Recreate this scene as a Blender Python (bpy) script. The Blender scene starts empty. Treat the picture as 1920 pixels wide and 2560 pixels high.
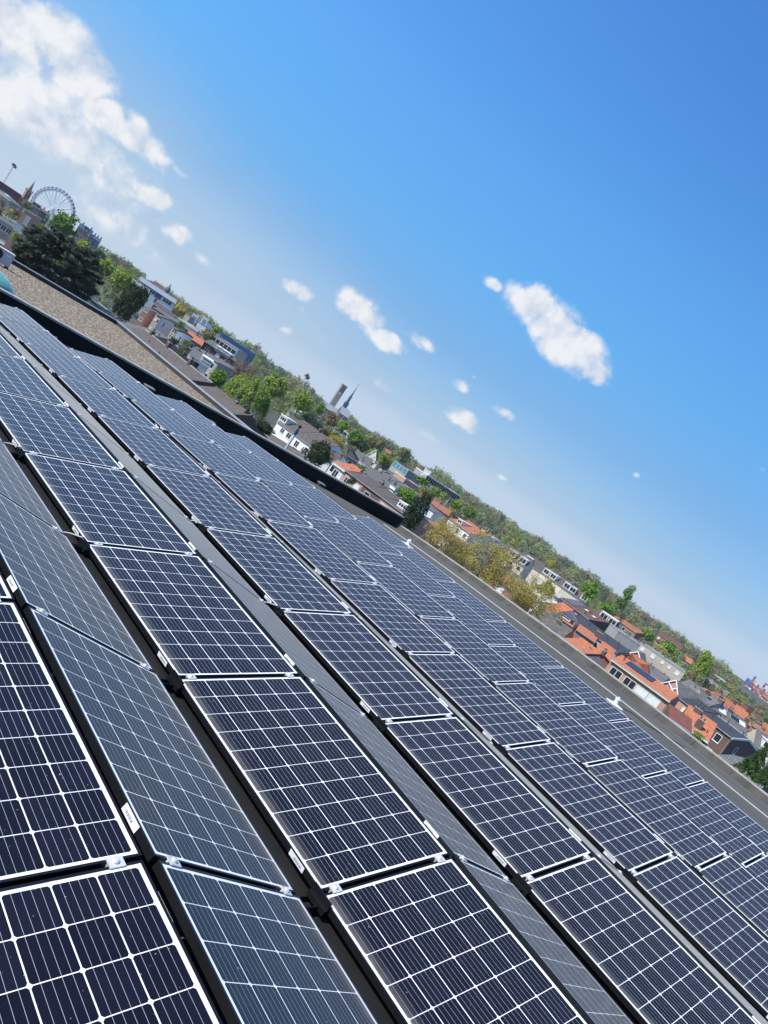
import bpy, math, random
import numpy as np
from mathutils import Vector, Matrix

SC = bpy.context.scene
COL = SC.collection
R_ = math.radians
# ---------------------------------------------------------------- camera
CAM_P = (-2.02025, -0.12047, 1.80333)
YAW, PITCH, ROLL = 0.85181, -0.08533, 0.58718
F = Vector((math.sin(YAW)*math.cos(PITCH), math.cos(YAW)*math.cos(PITCH), math.sin(PITCH)))
RT0 = Vector((math.cos(YAW), -math.sin(YAW), 0)); UP0 = RT0.cross(F)
RT = RT0*math.cos(ROLL) + UP0*math.sin(ROLL); UP = RT.cross(F)
cd = bpy.data.cameras.new('camera'); cam = bpy.data.objects.new('camera', cd); COL.objects.link(cam)
M = Matrix((RT, UP, -F)).transposed().to_4x4(); M.translation = Vector(CAM_P); cam.matrix_world = M
cd.sensor_fit = 'VERTICAL'; cd.sensor_height = 36.0; cd.sensor_width = 27.0
cd.lens = 1953.45/2560*36.0; cd.clip_start = 0.05; cd.clip_end = 20000
SC.camera = cam
# ---------------------------------------------------------------- light
SUN_AZ, SUN_EL = R_(-72), R_(47)
SV = Vector((math.sin(SUN_AZ)*math.cos(SUN_EL), math.cos(SUN_AZ)*math.cos(SUN_EL), math.sin(SUN_EL)))
ld = bpy.data.lights.new('sun', 'SUN'); ld.energy = 5.0; ld.angle = R_(0.5); ld.color = (1, .935, .83)
lo = bpy.data.objects.new('sun', ld); COL.objects.link(lo); lo.rotation_euler = SV.to_track_quat('Z', 'Y').to_euler()
SC.view_settings.view_transform = 'Standard'; SC.view_settings.look = 'None'
SC.view_settings.exposure = 0.25; SC.view_settings.gamma = 1.0
SKY_STRENGTH = 0.096
# clouds: centre direction, long axis, short axis, half sizes, weight
CLOUDS = [
 (0.7717, 0.5978, 0.2172, 0.6351, -0.7429, -0.2117, 0.0348, 0.3013, -0.9529, 0.0947, 0.0399, 1.0), (0.7401, 0.6322, 0.2295, 0.6186, -0.7737, 0.1366, 0.2639, 0.0409, -0.9637, 0.0512, 0.0317, 0.9), (0.8076, 0.5539, 0.2022, 0.5791, -0.8097, -0.0949, 0.1111, 0.1938, -0.9747, 0.041, 0.0205, 0.85), (0.7033, 0.6752, 0.2226, 0.7047, -0.7033, -0.0932, 0.0936, 0.2224, -0.9705, 0.0215, 0.0113, 0.7),
 (0.6303, 0.7687, 0.1086, 0.7764, -0.6235, -0.0919, -0.0029, 0.1423, -0.9898, 0.0512, 0.0266, 0.95), (0.6667, 0.7391, 0.0965, 0.7357, -0.6733, 0.0739, 0.1195, 0.0217, -0.9926, 0.0389, 0.0184, 0.9), (0.5725, 0.8154, 0.0858, 0.8164, -0.5766, 0.0322, 0.0758, 0.0516, -0.9958, 0.0338, 0.0143, 0.85), (0.6894, 0.7146, 0.1184, 0.7207, -0.6931, -0.0132, 0.0727, 0.0944, -0.9929, 0.0369, 0.0133, 0.62),
 (0.5872, 0.8064, 0.07, 0.807, -0.5899, 0.0271, 0.0632, 0.0406, -0.9972, 0.0307, 0.0092, 0.34), (0.5843, 0.8107, 0.0366, 0.7809, -0.574, 0.2465, 0.2209, -0.1154, -0.9684, 0.0164, 0.0102, 0.55), (0.6885, 0.7237, 0.0478, 0.7109, -0.6864, 0.1535, 0.1438, -0.0717, -0.987, 0.0358, 0.0133, 0.55), (0.7632, 0.6425, 0.069, 0.6435, -0.7654, 0.0097, 0.059, 0.0369, -0.9976, 0.0369, 0.0174, 0.85),
 (0.7445, 0.6598, 0.1018, 0.6571, -0.7512, 0.0627, 0.1179, 0.0202, -0.9928, 0.0256, 0.0123, 0.52), (0.7836, 0.6127, 0.1031, 0.5981, -0.7888, 0.1417, 0.1682, -0.0494, -0.9845, 0.0276, 0.0123, 0.6), (0.8142, 0.5795, 0.0349, 0.5573, -0.7971, 0.2325, 0.1625, -0.1698, -0.972, 0.0174, 0.0082, 0.45), (0.8782, 0.4614, 0.1259, 0.4313, -0.8778, 0.2085, 0.2067, -0.1288, -0.9699, 0.0102, 0.0072, 0.42),
 (0.9125, 0.3541, 0.2047, 0.3731, -0.9258, -0.0616, 0.1677, 0.1325, -0.9769, 0.0133, 0.0072, 0.45), (0.7452, 0.6662, 0.0271, 0.6639, -0.7452, 0.0634, 0.0624, -0.0293, -0.9976, 0.0461, 0.0102, 0.34), (0.653, 0.7542, 0.0683, 0.7393, -0.6545, 0.1585, 0.1642, -0.053, -0.985, 0.0358, 0.0082, 0.3), (0.5001, 0.8542, 0.1423, 0.8074, -0.5193, 0.28, 0.3131, -0.0251, -0.9494, 0.0102, 0.0061, 0.3),
 (0.5145, 0.857, 0.0294, 0.8569, -0.5151, 0.0211, 0.0332, 0.0143, -0.9993, 0.0307, 0.0133, 0.28), (0.7471, 0.6539, 0.1193, 0.62, -0.7503, 0.2295, 0.2396, -0.0975, -0.966, 0.0082, 0.0051, 0.36),
 (0.2477, 0.9577, 0.1465, 0.9688, -0.2457, -0.0314, 0.0059, 0.1497, -0.9887, 0.0973, 0.041, 0.95), (0.2846, 0.9482, 0.1411, 0.9535, -0.2952, 0.0606, 0.0991, 0.1173, -0.9881, 0.0614, 0.0384, 1.0), (0.336, 0.934, 0.121, 0.9385, -0.3429, 0.0403, 0.0791, 0.1, -0.9918, 0.0717, 0.0266, 0.95), (0.3642, 0.9236, 0.1193, 0.93, -0.3538, -0.0999, -0.0501, 0.1473, -0.9878, 0.0563, 0.023, 0.95),
 (0.2575, 0.9627, 0.0835, 0.9659, -0.259, 0.007, 0.0284, 0.0788, -0.9965, 0.1331, 0.0665, 0.62), (0.3376, 0.9386, 0.0709, 0.9411, -0.335, -0.0468, -0.0202, 0.0825, -0.9964, 0.1536, 0.0563, 0.6), (0.3994, 0.9137, 0.0745, 0.8927, -0.4062, 0.1954, 0.2088, -0.0115, -0.9779, 0.0512, 0.0184, 0.85), (0.4387, 0.8967, 0.0589, 0.892, -0.4425, 0.0922, 0.1087, 0.012, -0.994, 0.0358, 0.0174, 0.8),
 (0.4715, 0.8804, 0.0511, 0.8796, -0.4654, -0.0985, -0.0629, 0.0914, -0.9938, 0.0358, 0.0133, 0.5), (0.4118, 0.9037, 0.1173, 0.9083, -0.4174, 0.0273, 0.0737, 0.0953, -0.9927, 0.0307, 0.0092, 0.48), (0.3915, 0.9197, 0.0304, 0.92, -0.3906, -0.0308, -0.0164, 0.04, -0.9991, 0.1331, 0.041, 0.5), (0.218, 0.9667, 0.1337, 0.9759, -0.215, -0.0373, -0.0073, 0.1386, -0.9903, 0.0717, 0.0563, 0.9),
]
HAZES = [(0.2677, 0.9623, 0.0482, 0.9635, -0.2672, -0.0172, -0.0037, 0.051, -0.9987, 0.3276, 0.1689, 1.0), (0.4753, 0.8774, 0.0655, 0.8797, -0.4751, -0.0191, 0.0144, 0.0667, -0.9977, 0.3174, 0.1177, 0.72), (0.698, 0.7154, 0.0333, 0.7156, -0.6985, 0.0051, 0.0269, 0.0203, -0.9994, 0.4607, 0.087, 0.4)]
def nmath(nt, op, a, b=None, c=None, clamp=False):
    n = nt.nodes.new('ShaderNodeMath'); n.operation = op; n.use_clamp = clamp
    for i, x in enumerate((a, b, c)):
        if x is None: continue
        if isinstance(x, (int, float)): n.inputs[i].default_value = x
        else: nt.links.new(x, n.inputs[i])
    return n.outputs[0]
def nmix(nt, fac, a, b, blend='MIX'):
    n = nt.nodes.new('ShaderNodeMix'); n.data_type = 'RGBA'; n.blend_type = blend
    for s, x in ((0, fac), (6, a), (7, b)):
        if isinstance(x, (int, float)): n.inputs[s].default_value = x
        elif isinstance(x, tuple): n.inputs[s].default_value = (*x, 1) if len(x) == 3 else x
        else: nt.links.new(x, n.inputs[s])
    return n.outputs[2]
def nramp(nt, fac, stops):
    n = nt.nodes.new('ShaderNodeValToRGB'); el = n.color_ramp.elements
    while len(el) < len(stops): el.new(.5)
    for e, (p, c) in zip(el, stops):
        e.position = p; e.color = (*c, 1) if isinstance(c, tuple) else (c, c, c, 1)
    nt.links.new(fac, n.inputs[0]); return n.outputs[0]
def nnoise(nt, vec, scale, detail=4, rough=.5):
    n = nt.nodes.new('ShaderNodeTexNoise'); n.inputs['Scale'].default_value = scale
    n.inputs['Detail'].default_value = detail; n.inputs['Roughness'].default_value = rough
    if vec is not None: nt.links.new(vec, n.inputs['Vector'])
    return n.outputs[0]
w = bpy.data.worlds.new('World'); SC.world = w; w.use_nodes = True
nt = w.node_tree; nt.nodes.clear()
wo = nt.nodes.new('ShaderNodeOutputWorld'); bg = nt.nodes.new('ShaderNodeBackground')
sky = nt.nodes.new('ShaderNodeTexSky'); sky.sky_type = 'NISHITA'; sky.sun_disc = False
sky.sun_elevation = SUN_EL; sky.sun_rotation = SUN_AZ
sky.altitude = 20; sky.air_density = 1.0; sky.dust_density = .6; sky.ozone_density = 2.6
tc = nt.nodes.new('ShaderNodeTexCoord'); dirv = tc.outputs['Generated']
def blobs(lst):
    cur = None
    for b in lst:
        c, a, s = Vector(b[0:3]), Vector(b[3:6]), Vector(b[6:9])
        mp = nt.nodes.new('ShaderNodeMapping'); mp.vector_type = 'TEXTURE'
        mp.inputs['Location'].default_value = c
        mp.inputs['Rotation'].default_value = Matrix((a, s, c)).transposed().to_euler()
        mp.inputs['Scale'].default_value = (b[9], b[10], .6)
        nt.links.new(dirv, mp.inputs['Vector'])
        ln = nt.nodes.new('ShaderNodeVectorMath'); ln.operation = 'LENGTH'; nt.links.new(mp.outputs[0], ln.inputs[0])
        v = nmath(nt, 'MULTIPLY', nmath(nt, 'SUBTRACT', 1.15, ln.outputs['Value'], clamp=True), b[11])
        cur = v if cur is None else nmath(nt, 'MAXIMUM', cur, v)
    return cur
cm = blobs(CLOUDS); hz = blobs(HAZES)
def vadd(v, d):
    n = nt.nodes.new('ShaderNodeVectorMath'); n.operation = 'ADD'; nt.links.new(v, n.inputs[0]); n.inputs[1].default_value = d; return n.outputs[0]
def puffs(v):
    a = nmath(nt, 'ABSOLUTE', nmath(nt, 'SUBTRACT', nnoise(nt, v, 11, 3, .5), .5))
    b = nmath(nt, 'ABSOLUTE', nmath(nt, 'SUBTRACT', nnoise(nt, v, 27, 3, .5), .5))
    f = nmath(nt, 'SUBTRACT', nnoise(nt, v, 62, 4, .62), .5)
    s = nmath(nt, 'ADD', nmath(nt, 'MULTIPLY', a, 2.6), nmath(nt, 'MULTIPLY', b, 1.3))
    return nmath(nt, 'ADD', nmath(nt, 'SUBTRACT', s, .34), nmath(nt, 'MULTIPLY', f, .9))
nz = puffs(dirv); n3 = nnoise(nt, dirv, 6, 3, .5)
nz2 = puffs(vadd(dirv, tuple(x*.016 for x in SV[:2]) + (.020,)))
dens = nmath(nt, 'ADD', nmath(nt, 'MULTIPLY', cm, 1.12), nmath(nt, 'MULTIPLY', nz, nmath(nt, 'MULTIPLY', cm, 1.15, clamp=True)))
mr = nt.nodes.new('ShaderNodeMapRange'); mr.interpolation_type = 'SMOOTHSTEP'
mr.inputs['From Min'].default_value = .27; mr.inputs['From Max'].default_value = .66
nt.links.new(dens, mr.inputs['Value'])
hazef = nmath(nt, 'MULTIPLY', nmath(nt, 'MULTIPLY', nmath(nt, 'POWER', hz, 1.5), nmath(nt, 'ADD', n3, .6)), .85, clamp=True)
spd = nt.nodes.new('ShaderNodeSeparateXYZ'); nt.links.new(dirv, spd.inputs[0])
tint = nramp(nt, nmath(nt, 'DIVIDE', spd.outputs[2], .6), [(0, (1.1, 1.3, 2.0)), (.03, (.80, .98, 1.5)), (.062, (.63, .79, 1.206)), (.113, (.592, .769, 1.073)), (.232, (.558, .836, 1.105)), (.40, (.57, 1.144, 1.459)), (.56, (.66, 1.33, 1.755)), (.90, (.637, 1.362, 2.05))])
skyt = nmix(nt, 1.0, sky.outputs[0], tint, 'MULTIPLY')
azd = nt.nodes.new('ShaderNodeVectorMath'); azd.operation = 'DOT_PRODUCT'; azd.inputs[1].default_value = (.34, .94, 0); nt.links.new(dirv, azd.inputs[0])
azr = nt.nodes.new('ShaderNodeMapRange'); azr.inputs['From Min'].default_value = .66; azr.inputs['From Max'].default_value = 1.0; azr.inputs['To Min'].default_value = 1.0; azr.inputs['To Max'].default_value = 1.17
nt.links.new(azd.outputs['Value'], azr.inputs['Value'])
azc = nt.nodes.new('ShaderNodeCombineXYZ')
for q in range(3): nt.links.new(azr.outputs[0], azc.inputs[q])
skyt = nmix(nt, 1.0, skyt, azc.outputs[0], 'MULTIPLY')
low = nt.nodes.new('ShaderNodeMapRange'); low.interpolation_type = 'SMOOTHSTEP'; low.inputs['From Min'].default_value = .03; low.inputs['From Max'].default_value = -.005
nt.links.new(spd.outputs[2], low.inputs['Value'])
skyt = nmix(nt, low.outputs[0], skyt, (4.7, 5.75, 6.9))
skyc = nmix(nt, hazef, skyt, (4.6, 5.75, 7.0))
lit = nmath(nt, 'ADD', nmath(nt, 'MULTIPLY', nmath(nt, 'SUBTRACT', nz, nz2), 1.5), .62, clamp=True)
ccol = nmix(nt, lit, (5.3, 6.0, 7.1), (8.1, 8.1, 8.2))
skyc = nmix(nt, nmath(nt, 'MULTIPLY', mr.outputs[0], .92), skyc, ccol)
nt.links.new(skyc, bg.inputs['Color']); bg.inputs['Strength'].default_value = SKY_STRENGTH
nt.links.new(bg.outputs[0], wo.inputs['Surface'])
# ---------------------------------------------------------------- materials
def newmat(name):
    m = bpy.data.materials.new(name); m.use_nodes = True
    return m, m.node_tree, m.node_tree.nodes['Principled BSDF']
def plain(name, col, rough=.7, metal=0, var=.25, scale=3.0, bump=0):
    """surface with two scales of uneven colour"""
    m, t, p = newmat(name)
    c = t.nodes.new('ShaderNodeTexCoord').outputs['Object']
    a = nnoise(t, c, scale, 5, .6); b = nnoise(t, c, scale*9, 3, .6)
    f = nmath(t, 'ADD', nmath(t, 'MULTIPLY', a, .65), nmath(t, 'MULTIPLY', b, .35))
    lo_ = tuple(x*(1-var) for x in col); hi = tuple(min(1, x*(1+var)) for x in col)
    t.links.new(nramp(t, f, [(.3, lo_), (.7, hi)]), p.inputs['Base Color'])
    p.inputs['Roughness'].default_value = rough; p.inputs['Metallic'].default_value = metal
    if bump:
        bn = t.nodes.new('ShaderNodeBump'); bn.inputs['Strength'].default_value = bump; bn.inputs['Distance'].default_value = .02
        t.links.new(b, bn.inputs['Height']); t.links.new(bn.outputs[0], p.inputs['Normal'])
    return m
def tiles(name, col, col2, du=.22, dv=.33, rough=.75, moss=None, mossamt=.0, line=.45):
    """roof tiles: UV in metres, u along the eave, v up the slope"""
    m, t, p = newmat(name)
    uv = t.nodes.new('ShaderNodeUVMap').outputs[0]
    sp = t.nodes.new('ShaderNodeSeparateXYZ'); t.links.new(uv, sp.inputs[0])
    u = nmath(t, 'DIVIDE', sp.outputs[0], du); v = nmath(t, 'DIVIDE', sp.outputs[1], dv)
    fu = nmath(t, 'FRACT', u); fv = nmath(t, 'FRACT', v)
    cell = t.nodes.new('ShaderNodeCombineXYZ')
    t.links.new(nmath(t, 'FLOOR', u), cell.inputs[0]); t.links.new(nmath(t, 'FLOOR', v), cell.inputs[1])
    wn = t.nodes.new('ShaderNodeTexWhiteNoise'); t.links.new(cell.outputs[0], wn.inputs['Vector'])
    big = nnoise(t, uv, .9, 5, .6)
    f = nmath(t, 'ADD', nmath(t, 'MULTIPLY', wn.outputs[0], .45), nmath(t, 'MULTIPLY', big, .55))
    c = nramp(t, f, [(.25, col2), (.7, col)])
    roll = nmath(t, 'ABSOLUTE', nmath(t, 'SUBTRACT', fu, .5))            # 0 mid tile, .5 at the joint
    gap = nmath(t, 'MAXIMUM', nmath(t, 'MULTIPLY', nmath(t, 'GREATER_THAN', roll, .36), line), nmath(t, 'MULTIPLY', nmath(t, 'LESS_THAN', fv, .16), line*.8))
    c = nmix(t, gap, c, tuple(x*.28 for x in col2))
    if moss:
        mo = nnoise(t, uv, 1.7, 6, .7)
        c = nmix(t, nramp(t, mo, [(.62-mossamt, 0.0), (.72-mossamt, 1.0)]), c, moss)
    t.links.new(c, p.inputs['Base Color']); p.inputs['Roughness'].default_value = rough
    bn = t.nodes.new('ShaderNodeBump'); bn.inputs['Distance'].default_value = .05; bn.inputs['Strength'].default_value = .7
    hgt = nmath(t, 'SUBTRACT', nmath(t, 'MULTIPLY', nmath(t, 'COSINE', nmath(t, 'MULTIPLY', roll, 6.283)), .5), nmath(t, 'MULTIPLY', fv, .6))
    t.links.new(hgt, bn.inputs['Height']); t.links.new(bn.outputs[0], p.inputs['Normal'])
    return m
def bricks(name, c1, c2, mortar, sx=.21, sy=.065):
    m, t, p = newmat(name)
    uv = t.nodes.new('ShaderNodeUVMap').outputs[0]
    b = t.nodes.new('ShaderNodeTexBrick'); b.inputs['Scale'].default_value = 1
    b.inputs['Brick Width'].default_value = sx; b.inputs['Row Height'].default_value = sy; b.inputs['Mortar Size'].default_value = .008
    b.inputs['Color1'].default_value = (*c1, 1); b.inputs['Color2'].default_value = (*c2, 1); b.inputs['Mortar'].default_value = (*mortar, 1)
    t.links.new(uv, b.inputs['Vector'])
    n = nnoise(t, uv, .8, 5, .65)
    c = nmix(t, nramp(t, n, [(.35, .0), (.75, .35)]), b.outputs[0], tuple(x*.55 for x in c1))
    t.links.new(c, p.inputs['Base Color']); p.inputs['Roughness'].default_value = .85
    return m
def panel_glass():
    m, t, p = newmat('solar_cells')
    uv = t.nodes.new('ShaderNodeUVMap').outputs[0]
    sp = t.nodes.new('ShaderNodeSeparateXYZ'); t.links.new(uv, sp.inputs[0])
    pit = .158; pv_ = .1602
    u = nmath(t, 'DIVIDE', nmath(t, 'SUBTRACT', sp.outputs[0], (1-6*pit)/2), pit)
    v = nmath(t, 'DIVIDE', nmath(t, 'SUBTRACT', sp.outputs[1], (1.65-10*pv_)/2), pv_)
    fu = nmath(t, 'FRACT', u); fv = nmath(t, 'FRACT', v)
    au = nmath(t, 'ABSOLUTE', nmath(t, 'SUBTRACT', fu, .5)); av = nmath(t, 'ABSOLUTE', nmath(t, 'SUBTRACT', fv, .5))
    gap = nmath(t, 'MAXIMUM', nmath(t, 'GREATER_THAN', au, .4835), nmath(t, 'GREATER_THAN', av, .489))
    gap = nmath(t, 'MAXIMUM', gap, nmath(t, 'GREATER_THAN', nmath(t, 'ADD', au, av), .925))
    out = nmath(t, 'MAXIMUM', nmath(t, 'GREATER_THAN', nmath(t, 'ABSOLUTE', nmath(t, 'SUBTRACT', u, 3)), 3), nmath(t, 'GREATER_THAN', nmath(t, 'ABSOLUTE', nmath(t, 'SUBTRACT', v, 5)), 5))
    white = nmath(t, 'MAXIMUM', gap, out)
    bus = nmath(t, 'GREATER_THAN', nmath(t, 'ABSOLUTE', nmath(t, 'SUBTRACT', nmath(t, 'FRACT', nmath(t, 'MULTIPLY', fu, 5)), .5)), .479)
    inner = nmath(t, 'MULTIPLY', nmath(t, 'LESS_THAN', au, .42), 1)
    bus = nmath(t, 'MULTIPLY', nmath(t, 'MULTIPLY', bus, inner), nmath(t, 'SUBTRACT', 1, white))
    # every cell of a slightly different tone
    cell = t.nodes.new('ShaderNodeCombineXYZ'); oi = t.nodes.new('ShaderNodeObjectInfo')
    t.links.new(nmath(t, 'FLOOR', u), cell.inputs[0]); t.links.new(nmath(t, 'FLOOR', v), cell.inputs[1]); t.links.new(oi.outputs['Random'], cell.inputs[2])
    wn = t.nodes.new('ShaderNodeTexWhiteNoise'); t.links.new(cell.outputs[0], wn.inputs['Vector'])
    fine = nnoise(t, uv, 900, 1, .5)
    f = nmath(t, 'ADD', nmath(t, 'MULTIPLY', wn.outputs[0], .6), nmath(t, 'MULTIPLY', fine, .4))
    c = nramp(t, f, [(.1, (.0026, .0030, .008)), (.9, (.0065, .0072, .017))])
    c = nmix(t, bus, c, (.36, .38, .42))
    c = nmix(t, white, c, (.78, .79, .80))
    avv = nmath(t, 'ABSOLUTE', nmath(t, 'SUBTRACT', v, 5)); rib = nmath(t, 'MULTIPLY', nmath(t, 'GREATER_THAN', avv, 5.07), nmath(t, 'LESS_THAN', avv, 5.10))
    c = nmix(t, nmath(t, 'MULTIPLY', rib, nmath(t, 'GREATER_THAN', nmath(t, 'FRACT', nmath(t, 'MULTIPLY', u, .5)), .08)), c, (.42, .43, .45))
    # dust: thin film, thicker towards the lower edge (u = 0), plus specks and dried drops
    lowe = nmath(t, 'SUBTRACT', 1, nmath(t, 'DIVIDE', sp.outputs[0], .11), clamp=True)
    dn = nnoise(t, uv, 5, 6, .7); sn = nnoise(t, uv, 60, 2, .5)
    film = nmath(t, 'MULTIPLY', nmath(t, 'MULTIPLY', nmath(t, 'POWER', lowe, 2), dn), .75, clamp=True)
    speck = nmath(t, 'MULTIPLY', nmath(t, 'GREATER_THAN', sn, .745), .5)
    # pale grazing sheen of the dusty glass put into the colour, stronger seen flatter
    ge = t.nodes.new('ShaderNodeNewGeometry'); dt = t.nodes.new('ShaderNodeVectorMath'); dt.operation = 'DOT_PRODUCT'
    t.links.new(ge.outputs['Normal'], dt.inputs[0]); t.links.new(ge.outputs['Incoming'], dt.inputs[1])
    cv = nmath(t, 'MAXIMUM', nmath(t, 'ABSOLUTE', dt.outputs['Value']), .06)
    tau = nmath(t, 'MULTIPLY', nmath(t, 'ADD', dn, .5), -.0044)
    graze_sheen = nmath(t, 'SUBTRACT', 1, nmath(t, 'EXPONENT', nmath(t, 'DIVIDE', tau, nmath(t, 'MULTIPLY', cv, cv))))
    film = nmath(t, 'ADD', nmath(t, 'MAXIMUM', film, speck), graze_sheen, clamp=True)
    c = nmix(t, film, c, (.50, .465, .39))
    t.links.new(nmath(t, 'MULTIPLY', nmath(t, 'SUBTRACT', 1, graze_sheen), .5), p.inputs['Specular IOR Level'])
    t.links.new(c, p.inputs['Base Color'])
    r = nmath(t, 'ADD', nmath(t, 'MULTIPLY', film, .5), nmath(t, 'ADD', .13, nmath(t, 'MULTIPLY', dn, .08)), clamp=True)
    t.links.new(r, p.inputs['Roughness'])
    p.inputs['IOR'].default_value = 1.32   # anti-reflective solar glass
    return m
def bitumen(name, c1, c2, seam=1.0, axis=0):
    m, t, p = newmat(name)
    c = t.nodes.new('ShaderNodeTexCoord').outputs['Object']
    sp = t.nodes.new('ShaderNodeSeparateXYZ'); t.links.new(c, sp.inputs[0])
    mp = t.nodes.new('ShaderNodeMapping'); mp.inputs['Scale'].default_value = (1.6, .22, 1) if axis == 0 else (.22, 1.6, 1)
    t.links.new(c, mp.inputs[0])
    a = nnoise(t, mp.outputs[0], 1.2, 7, .65); b = nnoise(t, c, 26, 3, .6)
    f = nmath(t, 'ADD', nmath(t, 'MULTIPLY', a, .75), nmath(t, 'MULTIPLY', b, .25))
    col = nramp(t, f, [(.32, c2), (.66, c1)])
    fr = nmath(t, 'FRACT', nmath(t, 'DIVIDE', sp.outputs[axis], seam))
    col = nmix(t, nmath(t, 'MULTIPLY', nmath(t, 'LESS_THAN', fr, .028), .6), col, tuple(x*.35 for x in c2))
    spk = nnoise(t, c, 55, 1, .5)
    col = nmix(t, nmath(t, 'MULTIPLY', nmath(t, 'GREATER_THAN', spk, .80), .7), col, (.4, .38, .33))
    t.links.new(col, p.inputs['Base Color']); p.inputs['Roughness'].default_value = .9; p.inputs['Specular IOR Level'].default_value = .15
    bn = t.nodes.new('ShaderNodeBump'); bn.inputs['Strength'].default_value = .35; bn.inputs['Distance'].default_value = .02
    t.links.new(f, bn.inputs['Height']); t.links.new(bn.outputs[0], p.inputs['Normal'])
    return m
def gravel():
    m, t, p = newmat('gravel')
    c = t.nodes.new('ShaderNodeTexCoord').outputs['Object']
    v = t.nodes.new('ShaderNodeTexVoronoi'); v.inputs['Scale'].default_value = 9; t.links.new(c, v.inputs['Vector'])
    n = nnoise(t, c, .5, 4, .6)
    col = nramp(t, v.outputs['Color'], [(.0, (.13, .095, .055)), (.4, (.37, .28, .165)), (.75, (.56, .435, .265)), (1, (.78, .67, .49))])
    col = nmix(t, nmath(t, 'MULTIPLY', v.outputs['Distance'], 1.2, clamp=True), col, (.09, .075, .06))
    col = nmix(t, nramp(t, n, [(.45, 0.0), (.7, .35)]), col, (.20, .17, .12))
    t.links.new(col, p.inputs['Base Color']); p.inputs['Roughness'].default_value = .9
    bn = t.nodes.new('ShaderNodeBump'); bn.inputs['Strength'].default_value = 1; bn.inputs['Distance'].default_value = .06; bn.invert = True
    t.links.new(v.outputs['Distance'], bn.inputs['Height']); t.links.new(bn.outputs[0], p.inputs['Normal'])
    return m
def leafmat(name, col, col2, trans=.3, attr=False):
    m, t, p = newmat(name)
    c = t.nodes.new('ShaderNodeTexCoord').outputs['Object']; oi = t.nodes.new('ShaderNodeObjectInfo')
    n = nnoise(t, c, 1.8, 3, .6); g = t.nodes.new('ShaderNodeNewGeometry')
    f = nmath(t, 'ADD', nmath(t, 'MULTIPLY', n, .6), nmath(t, 'MULTIPLY', g.outputs['Random Per Island'], .4))
    if attr:
        at = t.nodes.new('ShaderNodeAttribute'); at.attribute_name = 'tint'
        cc = nmix(t, nmath(t, 'MULTIPLY', f, .5), at.outputs['Color'], col2)
    else:
        cc = nramp(t, f, [(.25, col2), (.75, col)])
    t.links.new(cc, p.inputs['Base Color']); p.inputs['Roughness'].default_value = .75; p.inputs['Specular IOR Level'].default_value = .2
    tr = t.nodes.new('ShaderNodeBsdfTranslucent'); t.links.new(cc, tr.inputs['Color'])
    mx = t.nodes.new('ShaderNodeMixShader'); mx.inputs[0].default_value = trans
    o = t.nodes['Material Output']
    t.links.new(p.outputs[0], mx.inputs[1]); t.links.new(tr.outputs[0], mx.inputs[2]); t.links.new(mx.outputs[0], o.inputs['Surface'])
    return m
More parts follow.
